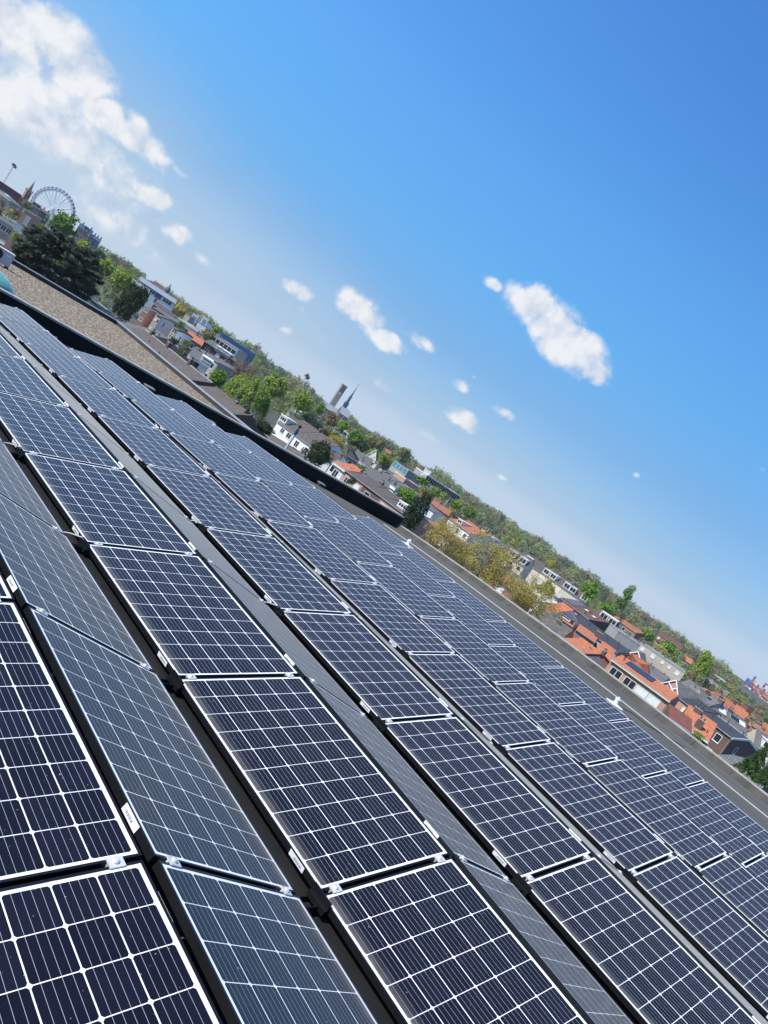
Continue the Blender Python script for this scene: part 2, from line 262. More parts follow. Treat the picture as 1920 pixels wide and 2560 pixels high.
MT = dict(
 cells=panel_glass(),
 frame=plain('black_anodised', (.018, .019, .022), .38, .6, .2), back=plain('panel_back', (.05, .05, .055), .6),
 steel=plain('galvanised', (.62, .62, .61), .45, .3, .12), sticker=plain('paper_label', (.78, .79, .8), .5, 0, .04),
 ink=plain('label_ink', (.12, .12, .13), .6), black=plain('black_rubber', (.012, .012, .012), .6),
 roof=bitumen('roof_bitumen', (.135, .128, .112), (.072, .070, .062), 1.0, 0), upstand=bitumen('upstand_bitumen', (.105, .097, .083), (.045, .042, .037), 1.15, 1),
 upstand_shaded=bitumen('upstand_bitumen_shaded', (.020, .019, .018), (.008, .008, .008), 1.15, 0),  # end wall's copy of the upstand bitumen, its shade put into the colour
 coping=plain('concrete_coping', (.34, .325, .29), .85, 0, .35, 2.5, .3), gravel=gravel(),
 white=plain('white_paint', (.74, .735, .70), .6, 0, .10, 1.2), cream=plain('cream_render', (.62, .55, .42), .8, 0, .14, .9), lilac=plain('pale_render', (.70, .69, .68), .8, 0, .22, .8),
 grey=plain('grey_render', (.30, .29, .28), .8, 0, .2, .8), dark=plain('dark_trim', (.035, .036, .038), .6), slate=plain('slate_hanging', (.10, .105, .12), .6, 0, .3, 1.5),
 zinc=plain('zinc_sheet', (.33, .35, .37), .5, .3, .2, .8), felt=plain('roof_felt', (.115, .112, .105), .85, 0, .3, .5), felt2=plain('pale_roof_felt', (.25, .255, .25), .8, 0, .25, .4),
 glass=plain('window_glass', (.02, .025, .03), .08, 0, .3, 1.0), blind=plain('window_blind', (.62, .66, .64), .6, 0, .08, .6),
 blue=plain('blue_cladding', (.07, .17, .36), .45, 0, .2, .4), teal=plain('teal_cladding', (.06, .20, .26), .5, 0, .2, .4), maroon=plain('maroon_cladding', (.17, .035, .045), .7, 0, .15, .3),
 tower=plain('brown_grey_stone', (.29, .24, .19), .85, 0, .2, .2), cabin=plain('cabin_grey', (.19, .24, .34), .4, 0, .1), stone=plain('pale_stone', (.42, .37, .30), .85, 0, .2, .25), pvblue=plain('blue_pv', (.015, .06, .20), .12, 0, .2, 1),
 pinkbrick=bricks('pink_brick', (.40, .20, .145), (.46, .25, .19), (.42, .30, .24)), redbrick=bricks('red_brick', (.30, .115, .075), (.36, .15, .10), (.30, .22, .18)),
 darkbrick=bricks('dark_brick', (.105, .05, .042), (.14, .07, .055), (.13, .10, .09)), beigebrick=bricks('beige_brick', (.38, .29, .22), (.46, .36, .28), (.42, .38, .33)),
 orange=tiles('orange_pantiles', (.62, .215, .095), (.44, .135, .06)), orange2=tiles('weathered_orange_tiles', (.50, .175, .085), (.33, .105, .055), moss=(.12, .10, .05), mossamt=.02),
 mossred=tiles('mossy_red_tiles', (.27, .085, .05), (.17, .055, .036), moss=(.13, .065, .045), mossamt=.1), orangegreen=tiles('lichened_orange_tiles', (.46, .17, .06), (.32, .11, .045), moss=(.26, .19, .06), mossamt=.06),
 brown=tiles('brown_tiles', (.135, .108, .085), (.085, .068, .055), .3, .35, line=.25), brownred=tiles('brown_red_tiles', (.17, .075, .052), (.11, .05, .04), .3, .35, line=.3),
 dgrey=tiles('dark_grey_tiles', (.058, .062, .072), (.036, .039, .047), .3, .36, line=.5), ggrey=tiles('grey_brown_tiles', (.17, .158, .14), (.11, .104, .094), .26, .36, line=.45),
 lgrey=tiles('grey_pantiles', (.20, .19, .175), (.125, .12, .112), .28, .36, line=.55), lichen=tiles('lichened_grey_tiles', (.20, .17, .12), (.10, .088, .068), .25, .33, moss=(.27, .21, .11), mossamt=.05),
 bark=plain('bark', (.10, .08, .06), .9, 0, .3, 4, .4), palebark=plain('pale_bark', (.26, .22, .17), .9, 0, .35, 3, .4),
 steelblue=plain('blue_lead', (.05, .085, .16), .5, .2, .25, .4), whitemetal=plain('white_metal', (.75, .77, .8), .4, .1, .06),
 acgrey=plain('ac_casing', (.40, .41, .43), .45, 0, .06), dome=plain('green_acrylic', (.14, .33, .25), .12, 0, .5, 1.1),
 alu=plain('aluminium_wire', (.62, .60, .55), .5, .3, .1),
)
LEAF = {}
def leaf(key):
    if key in LEAF: return LEAF[key]
    C = dict(green=((.15, .26, .04), (.085, .165, .027)), bright=((.21, .36, .035), (.11, .225, .026)), yg=((.30, .38, .05), (.18, .26, .04)),
             yellow=((.50, .42, .08), (.32, .29, .07)), olive=((.24, .235, .08), (.15, .155, .055)), brown=((.28, .19, .11), (.17, .12, .075)),
             dark=((.052, .085, .028), (.024, .042, .018)), teal=((.062, .105, .070), (.030, .058, .042)), cedar=((.078, .105, .062), (.034, .052, .034)),
             willow=((.28, .37, .065), (.16, .235, .045)), gold=((.47, .39, .10), (.29, .24, .06)), purple=((.13, .075, .065), (.08, .048, .045)), fir=((.08, .15, .036), (.033, .07, .023)))
    LEAF[key] = leafmat('leaves_' + key, *C[key]); return LEAF[key]
# ---------------------------------------------------------------- mesh helpers
class MB:
    def __init__(s): s.v = []; s.f = []; s.uv = []; s.mi = []
    def face(s, pts, uvs=None, mi=0):
        i = len(s.v); s.v += [tuple(p) for p in pts]; s.f.append(tuple(range(i, i+len(pts))))
        if uvs is None:
            a, b, c = Vector(pts[0]), Vector(pts[1]), Vector(pts[2])
            n = (b-a).cross(c-a)
            if n.length < 1e-12: n = Vector((0, 0, 1))
            n.normalize()
            t = Vector((0, 0, 1)).cross(n)
            if t.length < .05: t = Vector((1, 0, 0))
            t.normalize(); bt = n.cross(t)
            uvs = [(Vector(p).dot(t), Vector(p).dot(bt)) for p in pts]
        s.uv += uvs; s.mi.append(mi)
    def box(s, x0, x1, y0, y1, z0, z1, mi=0, skip=''):
        P = lambda a, b, c: ((x0, x1)[a], (y0, y1)[b], (z0, z1)[c])
        for k, q in dict(b='010 110 100 000', t='001 101 111 011', f='000 100 101 001', k='110 010 011 111', l='010 000 001 011', r='100 110 111 101').items():
            if k in skip: continue
            s.face([P(*map(int, c)) for c in q.split()], mi=mi)
    def hexa(s, b, t, mi=0):
        s.face(b[::-1], mi=mi); s.face(t, mi=mi)
        n = len(b)
        for i in range(n): s.face([b[i], b[(i+1) % n], t[(i+1) % n], t[i]], mi=mi)
    def slab(s, pts, th, mi=0):
        """quad given counter-clockwise from above, thickened downwards along its normal"""
        P = [Vector(p) for p in pts]; n = (P[1]-P[0]).cross(P[2]-P[0]).normalized()
        s.hexa([p-n*th for p in P], P, mi)
    def tube(s, pts, rad, n=8, mi=0, cap=True):
        pts = [Vector(p) for p in pts]; rad = rad if isinstance(rad, (list, tuple)) else [rad]*len(pts)
        rings = []; prev = None
        for i, p in enumerate(pts):
            d = (pts[min(i+1, len(pts)-1)] - pts[max(i-1, 0)]).normalized()
            a = Vector((0, 0, 1)) if abs(d.z) < .9 else Vector((1, 0, 0))
            if prev is not None: a = prev
            x = (a - d*a.dot(d)).normalized(); y = d.cross(x); prev = x
            rings.append([p + (x*math.cos(2*math.pi*k/n) + y*math.sin(2*math.pi*k/n))*rad[i] for k in range(n)])
        for i in range(len(rings)-1):
            for k in range(n): s.face([rings[i][k], rings[i][(k+1) % n], rings[i+1][(k+1) % n], rings[i+1][k]], mi=mi)
        if cap: s.face(rings[0][::-1], mi=mi); s.face(rings[-1], mi=mi)
    def lathe(s, prof, cx=0, cy=0, n=16, mi=0):
        """prof: (radius, z) from bottom to top"""
        R = [[(cx+r*math.cos(2*math.pi*k/n), cy+r*math.sin(2*math.pi*k/n), z) for k in range(n)] for r, z in prof]
        for i in range(len(R)-1):
            for k in range(n): s.face([R[i][k], R[i][(k+1) % n], R[i+1][(k+1) % n], R[i+1][k]], mi=mi)
        s.face(R[0][::-1], mi=mi); s.face(R[-1], mi=mi)
    def build(s, name, mats, parent=None, loc=None, smooth=False):
        me = bpy.data.meshes.new(name); me.from_pydata(s.v, [], s.f)
        uvl = me.uv_layers.new(name='UVMap'); uvl.data.foreach_set('uv', [c for q in s.uv for c in q])
        mats = mats if isinstance(mats, (list, tuple)) else [mats]
        for m in mats: me.materials.append(m)
        me.polygons.foreach_set('material_index', s.mi)
        if smooth: me.polygons.foreach_set('use_smooth', [True]*len(me.polygons))
        me.update()
        o = bpy.data.objects.new(name, me); COL.objects.link(o)
        if parent is not None: o.parent = parent
        if loc is not None: o.location = loc
        return o
def thing(name, label, cat, loc=(0, 0, 0), rz=0, group=None):
    o = bpy.data.objects.new(name, None); COL.objects.link(o); o.location = loc; o.rotation_euler = (0, 0, rz)
    o.empty_display_size = .3; return tag(o, label, cat, group)
def tag(o, label, cat, group=None):
    o['label'] = label; o['category'] = cat
    if group: o['group'] = group
    return o
def struct(o): o['kind'] = 'structure'; return o
def stuff(o, label, cat): o['kind'] = 'stuff'; o['label'] = label; o['category'] = cat; return o
ORD = ['zeroth', 'first', 'second', 'third', 'fourth', 'fifth', 'sixth', 'seventh', 'eighth', 'ninth', 'tenth', 'eleventh', 'twelfth', 'thirteenth', 'fourteenth', 'fifteenth', 'sixteenth']
GZ = -15.0
HAZE_DENSITY = .00011
# ---------------------------------------------------------------- our roof
P_, W_, H_, GR, L_ = 2.1838, .97667, .22247, .06167, 1.67
def zr(x, y):
    return -.01889*x + .03223*y - .00244*y*y
def zroof(x, y): return zr(x, y) - .315
XR, YE = 20.2, 18.5
bld = thing('flat_roofed_building', 'flat bitumen roof with low upstand carrying the solar panels', 'building')
mb = MB(); nx, ny = 28, 26
xs = np.linspace(-9, XR, nx); ys = np.linspace(-7, YE, ny)
for i in range(nx-1):
    for j in range(ny-1):
        mb.face([(x, y, zroof(x, y)) for x, y in ((xs[i], ys[j]), (xs[i+1], ys[j]), (xs[i+1], ys[j+1]), (xs[i], ys[j+1]))])
mb.build('roof_deck', MT['roof'], bld)
def strip_wall(pts, prof, mats, name, capm=None):
    """extrude a profile [(offset outwards, height)] along a polyline of (x, y, z, nx, ny)"""
    m = MB()
    rings = [[(x+nx_*o, y+ny_*o, z+h) for o, h in prof] for x, y, z, nx_, ny_ in pts]
    for a, b in zip(rings[:-1], rings[1:]):
        for k in range(len(prof)-1): m.face([a[k], a[k+1], b[k+1], b[k]], mi=0)
    m.face(rings[0]); m.face(rings[-1][::-1])
    return m.build(name, mats, bld)
yy = list(np.linspace(-7, YE, 24))
right = [(XR, y, zroof(XR, y), 1, 0) for y in yy]
strip_wall(right, [(-.05, -.02), (.02, .05), (.13, .14), (.16, .160)], MT['upstand'], 'upstand')
strip_wall(right, [(.155, .13), (.155, .182), (.33, .188), (.33, .08)], MT['coping'], 'coping')
xx = list(np.linspace(-9, XR+.2, 20))
end = [(x, YE, zroof(min(x, XR), YE), 0, 1) for x in xx]
def wtop(x): return -.30 - .012*max(0, x-5)
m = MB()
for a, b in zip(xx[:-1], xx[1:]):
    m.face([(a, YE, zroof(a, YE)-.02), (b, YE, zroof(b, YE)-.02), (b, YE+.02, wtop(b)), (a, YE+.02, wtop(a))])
m.build('upstand', MT['upstand_shaded'], bld)
m = MB()
for a, b in zip(xx[:-1], xx[1:]):
    m.hexa([(a, YE+.0, wtop(a)+.002), (b, YE, wtop(b)+.002), (b, YE+.24, wtop(b)-.04), (a, YE+.24, wtop(a)-.04)], [(a, YE+.0, wtop(a)+.05), (b, YE, wtop(b)+.05), (b, YE+.24, wtop(b)+.05), (a, YE+.24, wtop(a)+.05)])
m.build('coping', MT['coping'], bld)
m = MB(); m.box(-9.4, XR+.30, -7.4, YE+.22, GZ, -1.35, skip='b'); m.build('wall', MT['beigebrick'], bld)
# lightning conductor, vents and cables on the roof
XW = 17.45
m = MB(); m.tube([(XW+.05*math.sin(y), y, zroof(XW, y)+.05) for y in np.linspace(-5, 16.6, 30)], .012, 6)
wire = m.build('lightning_conductor', MT['alu']); tag(wire, 'thin pale conductor wire running along the bare roof edge', 'wire')
def vent(loc, label, hood):
    t = thing('roof_vent', label, 'vent', loc, 0, 'white roof vents')
    m = MB(); m.lathe([(.23, .0), (.225, .008), (.14, .018), (.07, .035), (.06, .042)], n=24); m.build('base_flange', MT['whitemetal'], t, smooth=True)
    m = MB(); m.lathe([(.052, .035), (.052, .135)], n=20); m.build('pipe', MT['whitemetal'], t, smooth=True)
    m = MB(); m.lathe([(.064, .13), (.068, .145), (.06, .163), (.027, .172), (.021, .185)], n=20); m.build('cap', MT['whitemetal'], t, smooth=True)
    if hood: m = MB(); m.tube([(0, 0, .175), (.012, 0, .205)], [.015, .021], 8); m.build('spigot', MT['whitemetal'], t)
v1 = (16.29, 6.6, -0.51); v2 = (16.66, 14.71, -0.68)
vent((v1[0], v1[1], zroof(v1[0], v1[1])), 'white roof vent with round base, nearest to the front', True)
vent((v2[0], v2[1], zroof(v2[0], v2[1])), 'small white roof vent far along the edge of the panels', True)
m = MB()
pts = [(16.5, 6.53, -0.52), (17.13, 6.44, -0.53), (17.03, 5.99, -0.53), (17.74, 5.73, -0.54), (18.48, 5.41, -0.56)]
m.tube([(p[0], p[1], zroof(p[0], p[1])+.01) for p in pts], .008, 6)
tag(m.build('cable', MT['black']), 'thin black cable crossing the roof from the front vent', 'cable')
for q, lab in (((8.64, 18.5, -0.52), 'grey box vent against the black wall, left one of three'), ((10.79, 18.74, -0.55), 'grey box vent against the black wall, middle of three'), ((15.7, 19.06, -0.75), 'grey box vent against the black wall, right one of three')):
    t = thing('box_vent', lab, 'vent', (q[0], YE-.35, zroof(q[0], YE-.35)), 0, 'grey box vents along the black wall')
    m = MB(); m.box(-.13, .13, .12, .30, 0, .10); m.build('housing', MT['dark'], t)
    m = MB(); m.slab([(-.15, .10, .105), (.15, .10, .105), (.15, .32, .12), (-.15, .32, .12)], .02); m.build('lid', MT['zinc'], t)
# ---------------------------------------------------------------- solar panels
def panel_proto():
    root = bpy.data.objects.new('solar_panel', None); COL.objects.link(root); root.empty_display_size = .2
    m = MB(); fl, hw, a = 1.0, .825, .011
    m.box(0, fl, -hw, -hw+a, -.035, 0); m.box(0, fl, hw-a, hw, -.035, 0); m.box(0, a, -hw+a, hw-a, -.035, 0); m.box(fl-a, fl, -hw+a, hw-a, -.035, 0)
    m.build('frame', MT['frame'], root)
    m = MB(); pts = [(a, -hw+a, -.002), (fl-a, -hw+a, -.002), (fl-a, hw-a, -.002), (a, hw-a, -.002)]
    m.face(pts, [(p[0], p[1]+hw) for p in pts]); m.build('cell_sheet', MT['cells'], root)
    m = MB(); m.box(a, fl-a, -hw+a, hw-a, -.03, -.012); m.build('back_sheet', MT['back'], root)
    for x in (.10, .90):
        m = MB(); m.box(x-.03, x+.03, hw-.014, hw+.034, .001, .006); m.box(x-.03, x+.03, hw+.004, hw+.016, -.03, .001); m.lathe([(.013, .006), (.013, .012), (.008, .016)], x, hw+.010, 10)
        m.build('clamp', MT['steel'], root)
    for x0, x1, y in ((fl+.0005, fl+.002, .62), (-.002, -.0005, -.62)):
        m = MB(); m.box(x0, x1, y-.065, y+.065, -.034, -.002)
        xe = (x1, x1+.0006) if x1 > .5 else (x0-.0006, x0)
        for k in range(9): m.box(xe[0], xe[1], y-.045+k*.008, y-.045+k*.008+.003+.002*(k % 2), -.026, -.014, 1)
        m.build('label_sticker', [MT['sticker'], MT['ink']], root)
    return root
def kids(o): return [c for c in bpy.data.objects if c.parent == o]
proto = panel_proto(); PK = kids(proto); used = False
def put_panel(k, side, j):
    global used
    if not used: o = proto; used = True
    else:
        o = proto.copy(); COL.objects.link(o)
        for c in PK:
            d = c.copy(); COL.objects.link(d); d.parent = o
    yc = (j-.5)*L_; s = -1 if side == 'rl' else 1
    xt = k*P_ + s*GR/2; xb = xt + s*W_
    lo0 = Vector((xb, yc, zr(xb, yc)-H_)); hi = Vector((xt, yc, zr(xt, yc)))
    X = (hi-lo0).normalized()
    Y = Vector((0, 1, zr(xb, yc+.5)-zr(xb, yc-.5)))*(1 if s < 0 else -1)
    Y = (Y - X*Y.dot(X)).normalized(); Z = X.cross(Y)
    M = Matrix((X, Y, Z)).transposed().to_4x4(); M.translation = lo0; o.matrix_world = M
    face = 'facing the camera' if s < 0 else 'sloping away'
    tag(o, f'solar panel {face}, {ORD[k+1]} ridge from the left, {ORD[j]} panel from the near end', 'solar panel', 'solar panels in rows on the roof')
ROWS = {0: (range(1, 5), range(1, 7)), 1: (range(1, 9), range(1, 11)), 2: (range(1, 11),)*2, 3: (range(1, 11),)*2, 4: (range(1, 11),)*2, 5: (range(1, 11),)*2, 6: (range(2, 9),)*2}
for k, (a, b) in ROWS.items():
    for j in a: put_panel(k, 'rl', j)
    for j in b: put_panel(k, 'rr', j)
for k in range(-1, 7):  # black strips added over the lit roof deck so the valley gaps read black
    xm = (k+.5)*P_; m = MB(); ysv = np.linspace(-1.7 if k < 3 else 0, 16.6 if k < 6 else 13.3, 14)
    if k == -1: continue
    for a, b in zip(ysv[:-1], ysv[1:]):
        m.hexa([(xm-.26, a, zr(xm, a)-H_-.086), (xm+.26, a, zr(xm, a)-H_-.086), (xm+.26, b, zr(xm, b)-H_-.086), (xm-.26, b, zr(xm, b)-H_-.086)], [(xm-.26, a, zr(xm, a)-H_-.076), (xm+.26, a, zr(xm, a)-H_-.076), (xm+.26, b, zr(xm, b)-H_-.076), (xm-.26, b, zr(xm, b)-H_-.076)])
    tag(m.build('valley_black_strip', MT['black']), f'added black strip along the {ORD[k+1]} valley between panel rows', 'tray', 'black strips added in the valleys')
# brackets that tie the lower edges together across each valley
bm_ = None
for k in range(0, 4):
    for j in range(1, 9 if k > 1 else (5 if k == 0 else 8)):
        xv0 = k*P_ + GR/2 + W_; xv1 = (k+1)*P_ - GR/2 - W_; y = j*L_; xm = (xv0+xv1)/2; z = zr(xm, y) - H_
        if bm_ is None:
            m = MB(); hw = (xv1-xv0)/2
            m.box(-hw-.02, hw+.02, -.05, -.044, -.10, -.03); m.box(-hw-.02, hw+.02, -.044, .03, -.106, -.10); m.box(-hw-.02, hw+.02, .03, .036, -.10, -.05)
            m.box(hw-.03, hw+.0, -.09, .05, -.05, -.022); m.box(hw-.012, hw-.006, -.09, .05, -.022, .02)
            bm_ = m.build('mounting_bracket', MT['frame']); o = bm_
        else: o = bm_.copy(); COL.objects.link(o)
        o.location = (xm, y, z)
        tag(o, f'black metal bracket in the {ORD[k+1]} valley between panels, {ORD[j]} from the near end', 'bracket', 'brackets joining panel rows in the valleys')
m = None
for i, (k, j) in enumerate(((1, 4), (2, 3), (1, 3), (2, 4))):
    x = k*P_ - GR/2 - W_; y = j*L_ + .03; z = zr(x, y)-H_
    m = MB(); m.tube([(x+.04, y-.02, z-.03), (x-.03, y+.0, z+.02), (x-.09, y+.06, z-.0), (x-.12, y+.16, z-.05), (x-.10, y+.3, z-.09)], .005, 6)
    tag(m.build('panel_cable', MT['alu']), f'loose pale cable loop at the lower edge of the {ORD[k+1]} ridge, {ORD[j]} joint', 'cable', 'cable loops at panel joints')
# ---------------------------------------------------------------- the gravel roof next door
gr_ = thing('gravel_roofed_building', 'lower flat roof covered in pale gravel beyond the black wall', 'building')
GX0, GX1, GY0, GY1, GVZ = -14, 13.8, YE+.25, 32.3, -.72
m = MB(); m.face([(GX0, GY0, GVZ), (GX1, GY0, GVZ), (GX1, GY1, GVZ), (GX0, GY1, GVZ)]); m.build('gravel_deck', MT['gravel'], gr_)
m = MB(); m.box(GX0, GX1+.16, GY1, GY1+.16, GVZ-.3, GVZ+.14); m.box(GX1, GX1+.16, GY0, GY1, GVZ-.3, GVZ+.13); m.build('kerb', plain('shaded_kerb', (.035, .031, .028), .8, 0, .3, 2), gr_)  # near-black kerb: the shade on its inner face is put into the colour
m = MB(); m.box(GX0, GX1+.22, GY1-.03, GY1+.22, GVZ+.142, GVZ+.172); m.box(GX1-.03, GX1+.22, GY0, GY1-.03, GVZ+.132, GVZ+.165); m.build('kerb_trim', MT['zinc'], gr_)
m = MB(); m.box(GX0, GX1+.25, GY0, GY1+.25, GZ, GVZ-.31, skip='b'); m.build('wall', MT['darkbrick'], gr_)
t = thing('air_conditioner', 'grey outdoor air conditioning unit with round fan on the gravel', 'air conditioner', ((8.01, 29.08, -0.72)[0]-.42, (8.01, 29.08, -0.72)[1]+.2, GVZ), R_(-6))
m = MB(); m.box(-.40, .40, -.15, .15, .07, .53); m.build('casing', MT['acgrey'], t)
m = MB(); m.box(-.41, .41, -.16, .16, .532, .55); m.build('lid', MT['white'], t)
m = MB(); m.lathe([(.19, 0), (.19, .012)], n=28)
o = m.build('fan_grille', MT['black'], t); o.rotation_euler = (R_(90), 0, 0); o.location = (-.13, -.152, .31)
m = MB(); m.box(.16, .32, -.156, -.151, .40, .425); m.build('name_plate', MT['sticker'], t)
for x in (-.36, .36): m = MB(); m.box(x-.04, x+.04, -.17, .17, 0, .068); m.build('foot', MT['black'], t)
dq = (6.17, 22.4, -0.6)
t = thing('dome_skylight', 'green tinted dome skylight on the gravel behind the black wall', 'skylight', (dq[0]-1.25, dq[1]+.2, GVZ))
m = MB(); prof = [(1.22*math.cos(a), .06+.46*math.sin(a)) for a in np.linspace(0, 1.45, 9)]; m.lathe(prof, n=32); m.build('dome', MT['dome'], t, smooth=True)
m = MB(); m.lathe([(1.32, 0), (1.32, .1), (1.23, .12)], n=32); m.build('curb', MT['zinc'], t)
# ---------------------------------------------------------------- houses
def window(par, x, y, z, w, h, mat_frame, pane='glass', nrm='f', split=2):
    """window standing proud of a wall; (x, y, z) is its lower-left corner in the parent's frame"""
    m = MB(); t = .07 if w > .6 else .04
    def bx(a0, a1, d0, d1, z0, z1):
        if nrm == 'f': m.box(x+a0, x+a1, y-d1, y-d0, z+z0, z+z1)
        else: m.box(x+d0, x+d1, y+a0, y+a1, z+z0, z+z1)
    bx(0, w, .002, .06, 0, t); bx(0, w, .002, .06, h-t, h); bx(0, t, .002, .06, t, h-t); bx(w-t, w, .002, .06, t, h-t)
    for k in range(1, split): bx(w*k/split-t/2, w*k/split+t/2, .002, .055, t, h-t)
    bx(-.06, w+.06, .002, .11, -.07, 0)
    fr = m.build('window', MT[mat_frame], par)
    m = MB(); bx(t, w-t, .004, .012, t, h-t); m.build('pane', MT[pane], fr)
    return fr
def house(name, label, spec, wall, roof, D=None, flat=False, wins=(), gw=(), chim=(), sky=(), dorm=(), pipes=(), pv=None, xg=(), fascia=None, verge=None, hip=(0, 0), shed=False, band=None, par=.12, ov=.22, front=None, group=None, cat='house', lz=None, fasz=.28):
    ax, ay, az, yaw, W, dp, hr, sc0 = spec; sc = 1.0
    wins = [(q[0], q[1]*sc, q[2]*sc, q[3]*sc) + tuple(q[4:]) for q in wins]; gw = [(q[0], q[1]*sc, q[2]*sc, q[3]*sc) for q in gw]
    sky = [(q[0], q[1], q[2]*sc, q[3]*sc) for q in sky]; dorm = [(q[0], q[1]*sc, q[2]*sc, q[3]*sc) + tuple(q[4:]) for q in dorm]; xg = [(q[0], q[1]*sc, q[2]*sc, q[3]) for q in xg]
    chim = [(q[0], q[1], q[2]*sc**.4) + ((min(q[3]*sc, 1.5),) if len(q) > 3 else ()) + tuple(q[4:]) for q in chim]; fasz *= sc**.5; ov = min(.5, ov*sc)
    t = thing(name, label, cat, (ax, ay, GZ), yaw, group); E = az-GZ
    if not flat and not wins and not shed and W > 2.4:
        nw = max(1, int(W/2.7)); tone = ('glass', 'blind', 'glass')
        wins = [((i+.5)/nw, zz, 1.15, 1.35, tone[(i*2+int(ax)+int(zz)) % 3], 1+(i+int(ay)) % 2) for i in range(nw) for zz in (.75, 3.5)]
    if not flat and not gw and not shed: gw = [(.32, 1.0, .9, 1.2), (.66, 3.6, .9, 1.3)]
    D = D*sc0**.5 if D else (dp if shed else 2*dp)
    if flat:
        m = MB(); m.box(0, W, 0, D, 0, E-.30, skip='b'); m.build('wall', MT[wall], t)
        m = MB(); m.box(.12, W-.12, .12, D-.12, E-.33, E-par); m.build('roof', MT[roof], t)
        m = MB(); c = .06
        m.box(-c, W+c, -c, .1, E-.30, E); m.box(-c, W+c, D-.1, D+c, E-.30, E); m.box(-c, .1, .1, D-.1, E-.30, E); m.box(W-.1, W+c, .1, D-.1, E-.30, E)
        m.build('cornice', MT[fascia or 'grey'], t)
    else:
        hr = max(hr, .25); hb = 0 if shed else max(0., hr*(1-(D-dp)/dp))
        m = MB(); th = .14
        zt = E - .03
        prof = [(0, zt), (dp, zt+hr)] + ([] if shed else [(D, zt+hb)])
        for x, rev in ((0, 1), (W, 0)):
            p = [(x, y, z) for y, z in prof]; p = [(x, 0, 0)] + p + [(x, prof[-1][0], 0)]
            if hip[0 if x == 0 else 1]: p = [(x, 0, 0), (x, 0, zt), (x, D, zt+hb), (x, D, 0)]
            m.face(p if rev else p[::-1])
        m.face([(0, 0, 0), (W, 0, 0), (W, 0, zt), (0, 0, zt)]); yb = prof[-1][0]; m.face([(W, yb, 0), (0, yb, 0), (0, yb, prof[-1][1]), (W, yb, prof[-1][1])])
        m.build('wall', MT[wall], t)
        m = MB(); sl = hr/dp; L = math.hypot(dp, hr)
        h0, h1 = hip[0]*dp*.8, hip[1]*dp*.8; xo0 = 0 if hip[0] else 0.02; xo1 = W if hip[1] else W-.02
        o_ = min(ov, .3)
        def slope(pts, flip=0): m.slab(pts, th)
        A = (xo0-o_*hip[0], -o_, E-o_*sl+th*.6); B = (xo1+o_*hip[1], -o_, E-o_*sl+th*.6); Rr = (xo1-h1, dp, E+hr+th*.6); Rl = (xo0+h0, dp, E+hr+th*.6)
        slope([A, B, Rr, Rl])
        if not shed:
            zb = E+hb
            Bk = (xo1+o_*hip[1], D+o_, zb-o_*sl+th*.6); Ak = (xo0-o_*hip[0], D+o_, zb-o_*sl+th*.6)
            slope([(Rl[0], dp+.004, Rl[2]), (Rr[0], dp+.004, Rr[2]), Bk, Ak])
            if hip[0]: m.face([Ak, A, Rl])
            if hip[1]: m.face([B, Bk, Rr])
        else:
            m.box(xo0, xo1, dp+.002, dp+.1, E+hr-.3, E+hr+th*.6)
        m.build('roof', MT[roof], t)
        if not shed and not flat:
            m = MB(); m.tube([(Rl[0], dp, Rl[2]+.0), (Rr[0], dp, Rr[2]+.0)], .11, 8); m.build('ridge_cap', MT[lz or roof], t)
        m = MB(); m.tube([(xo0, -o_-.07, E-o_*sl-.02), (xo1, -o_-.07, E-o_*sl-.02)], .07, 6); m.tube([(xo1-.15, -.08, E-.1), (xo1-.15, -.08, .1)], .05, 6); m.build('gutter', MT['zinc'], t)
        if fascia:
            m = MB(); zf = E-ov*sl; m.box(0, W, -o_-.10, -o_-.01, zf-fasz, zf+.06); m.build('fascia', MT[fascia], t)
        if verge:
            m = MB()
            for xv in ((W+.0, W+.10),):
                m.hexa([(xv[0], -o_, E-o_*sl-.22), (xv[1], -o_, E-o_*sl-.22), (xv[1], dp, E+hr-.22), (xv[0], dp, E+hr-.22)], [(xv[0], -o_, E-o_*sl+.13), (xv[1], -o_, E-o_*sl+.13), (xv[1], dp, E+hr+.13), (xv[0], dp, E+hr+.13)])
                m.hexa([(xv[0], dp, E+hr-.22), (xv[1], dp, E+hr-.22), (xv[1], D, E+hb-.22), (xv[0], D, E+hb-.22)], [(xv[0], dp, E+hr+.13), (xv[1], dp, E+hr+.13), (xv[1], D, E+hb+.13), (xv[0], D, E+hb+.13)])
            m.build('bargeboard', MT[verge], t)
    if front:
        m = MB(); m.box(0, W, -.035, -.002, 0, E-.05); m.build('facade', MT[front], t)
    def surf(y): return E + (hr*y/dp if y <= dp else hr*(1-(y-dp)/dp)) + .084 if not flat else E-par
    for wd in wins:
        fx, zb, ww, hh = wd[:4]; window(t, fx*W-ww/2, -.035 if front else 0, E-zb-hh, ww, hh, 'white', wd[4] if len(wd) > 4 else 'glass', 'f', wd[5] if len(wd) > 5 else 2)
    for fy, zb, ww, hh in gw: window(t, W, fy*D-ww/2, E-zb-hh, ww, hh, 'white', 'glass', 'r', 1)
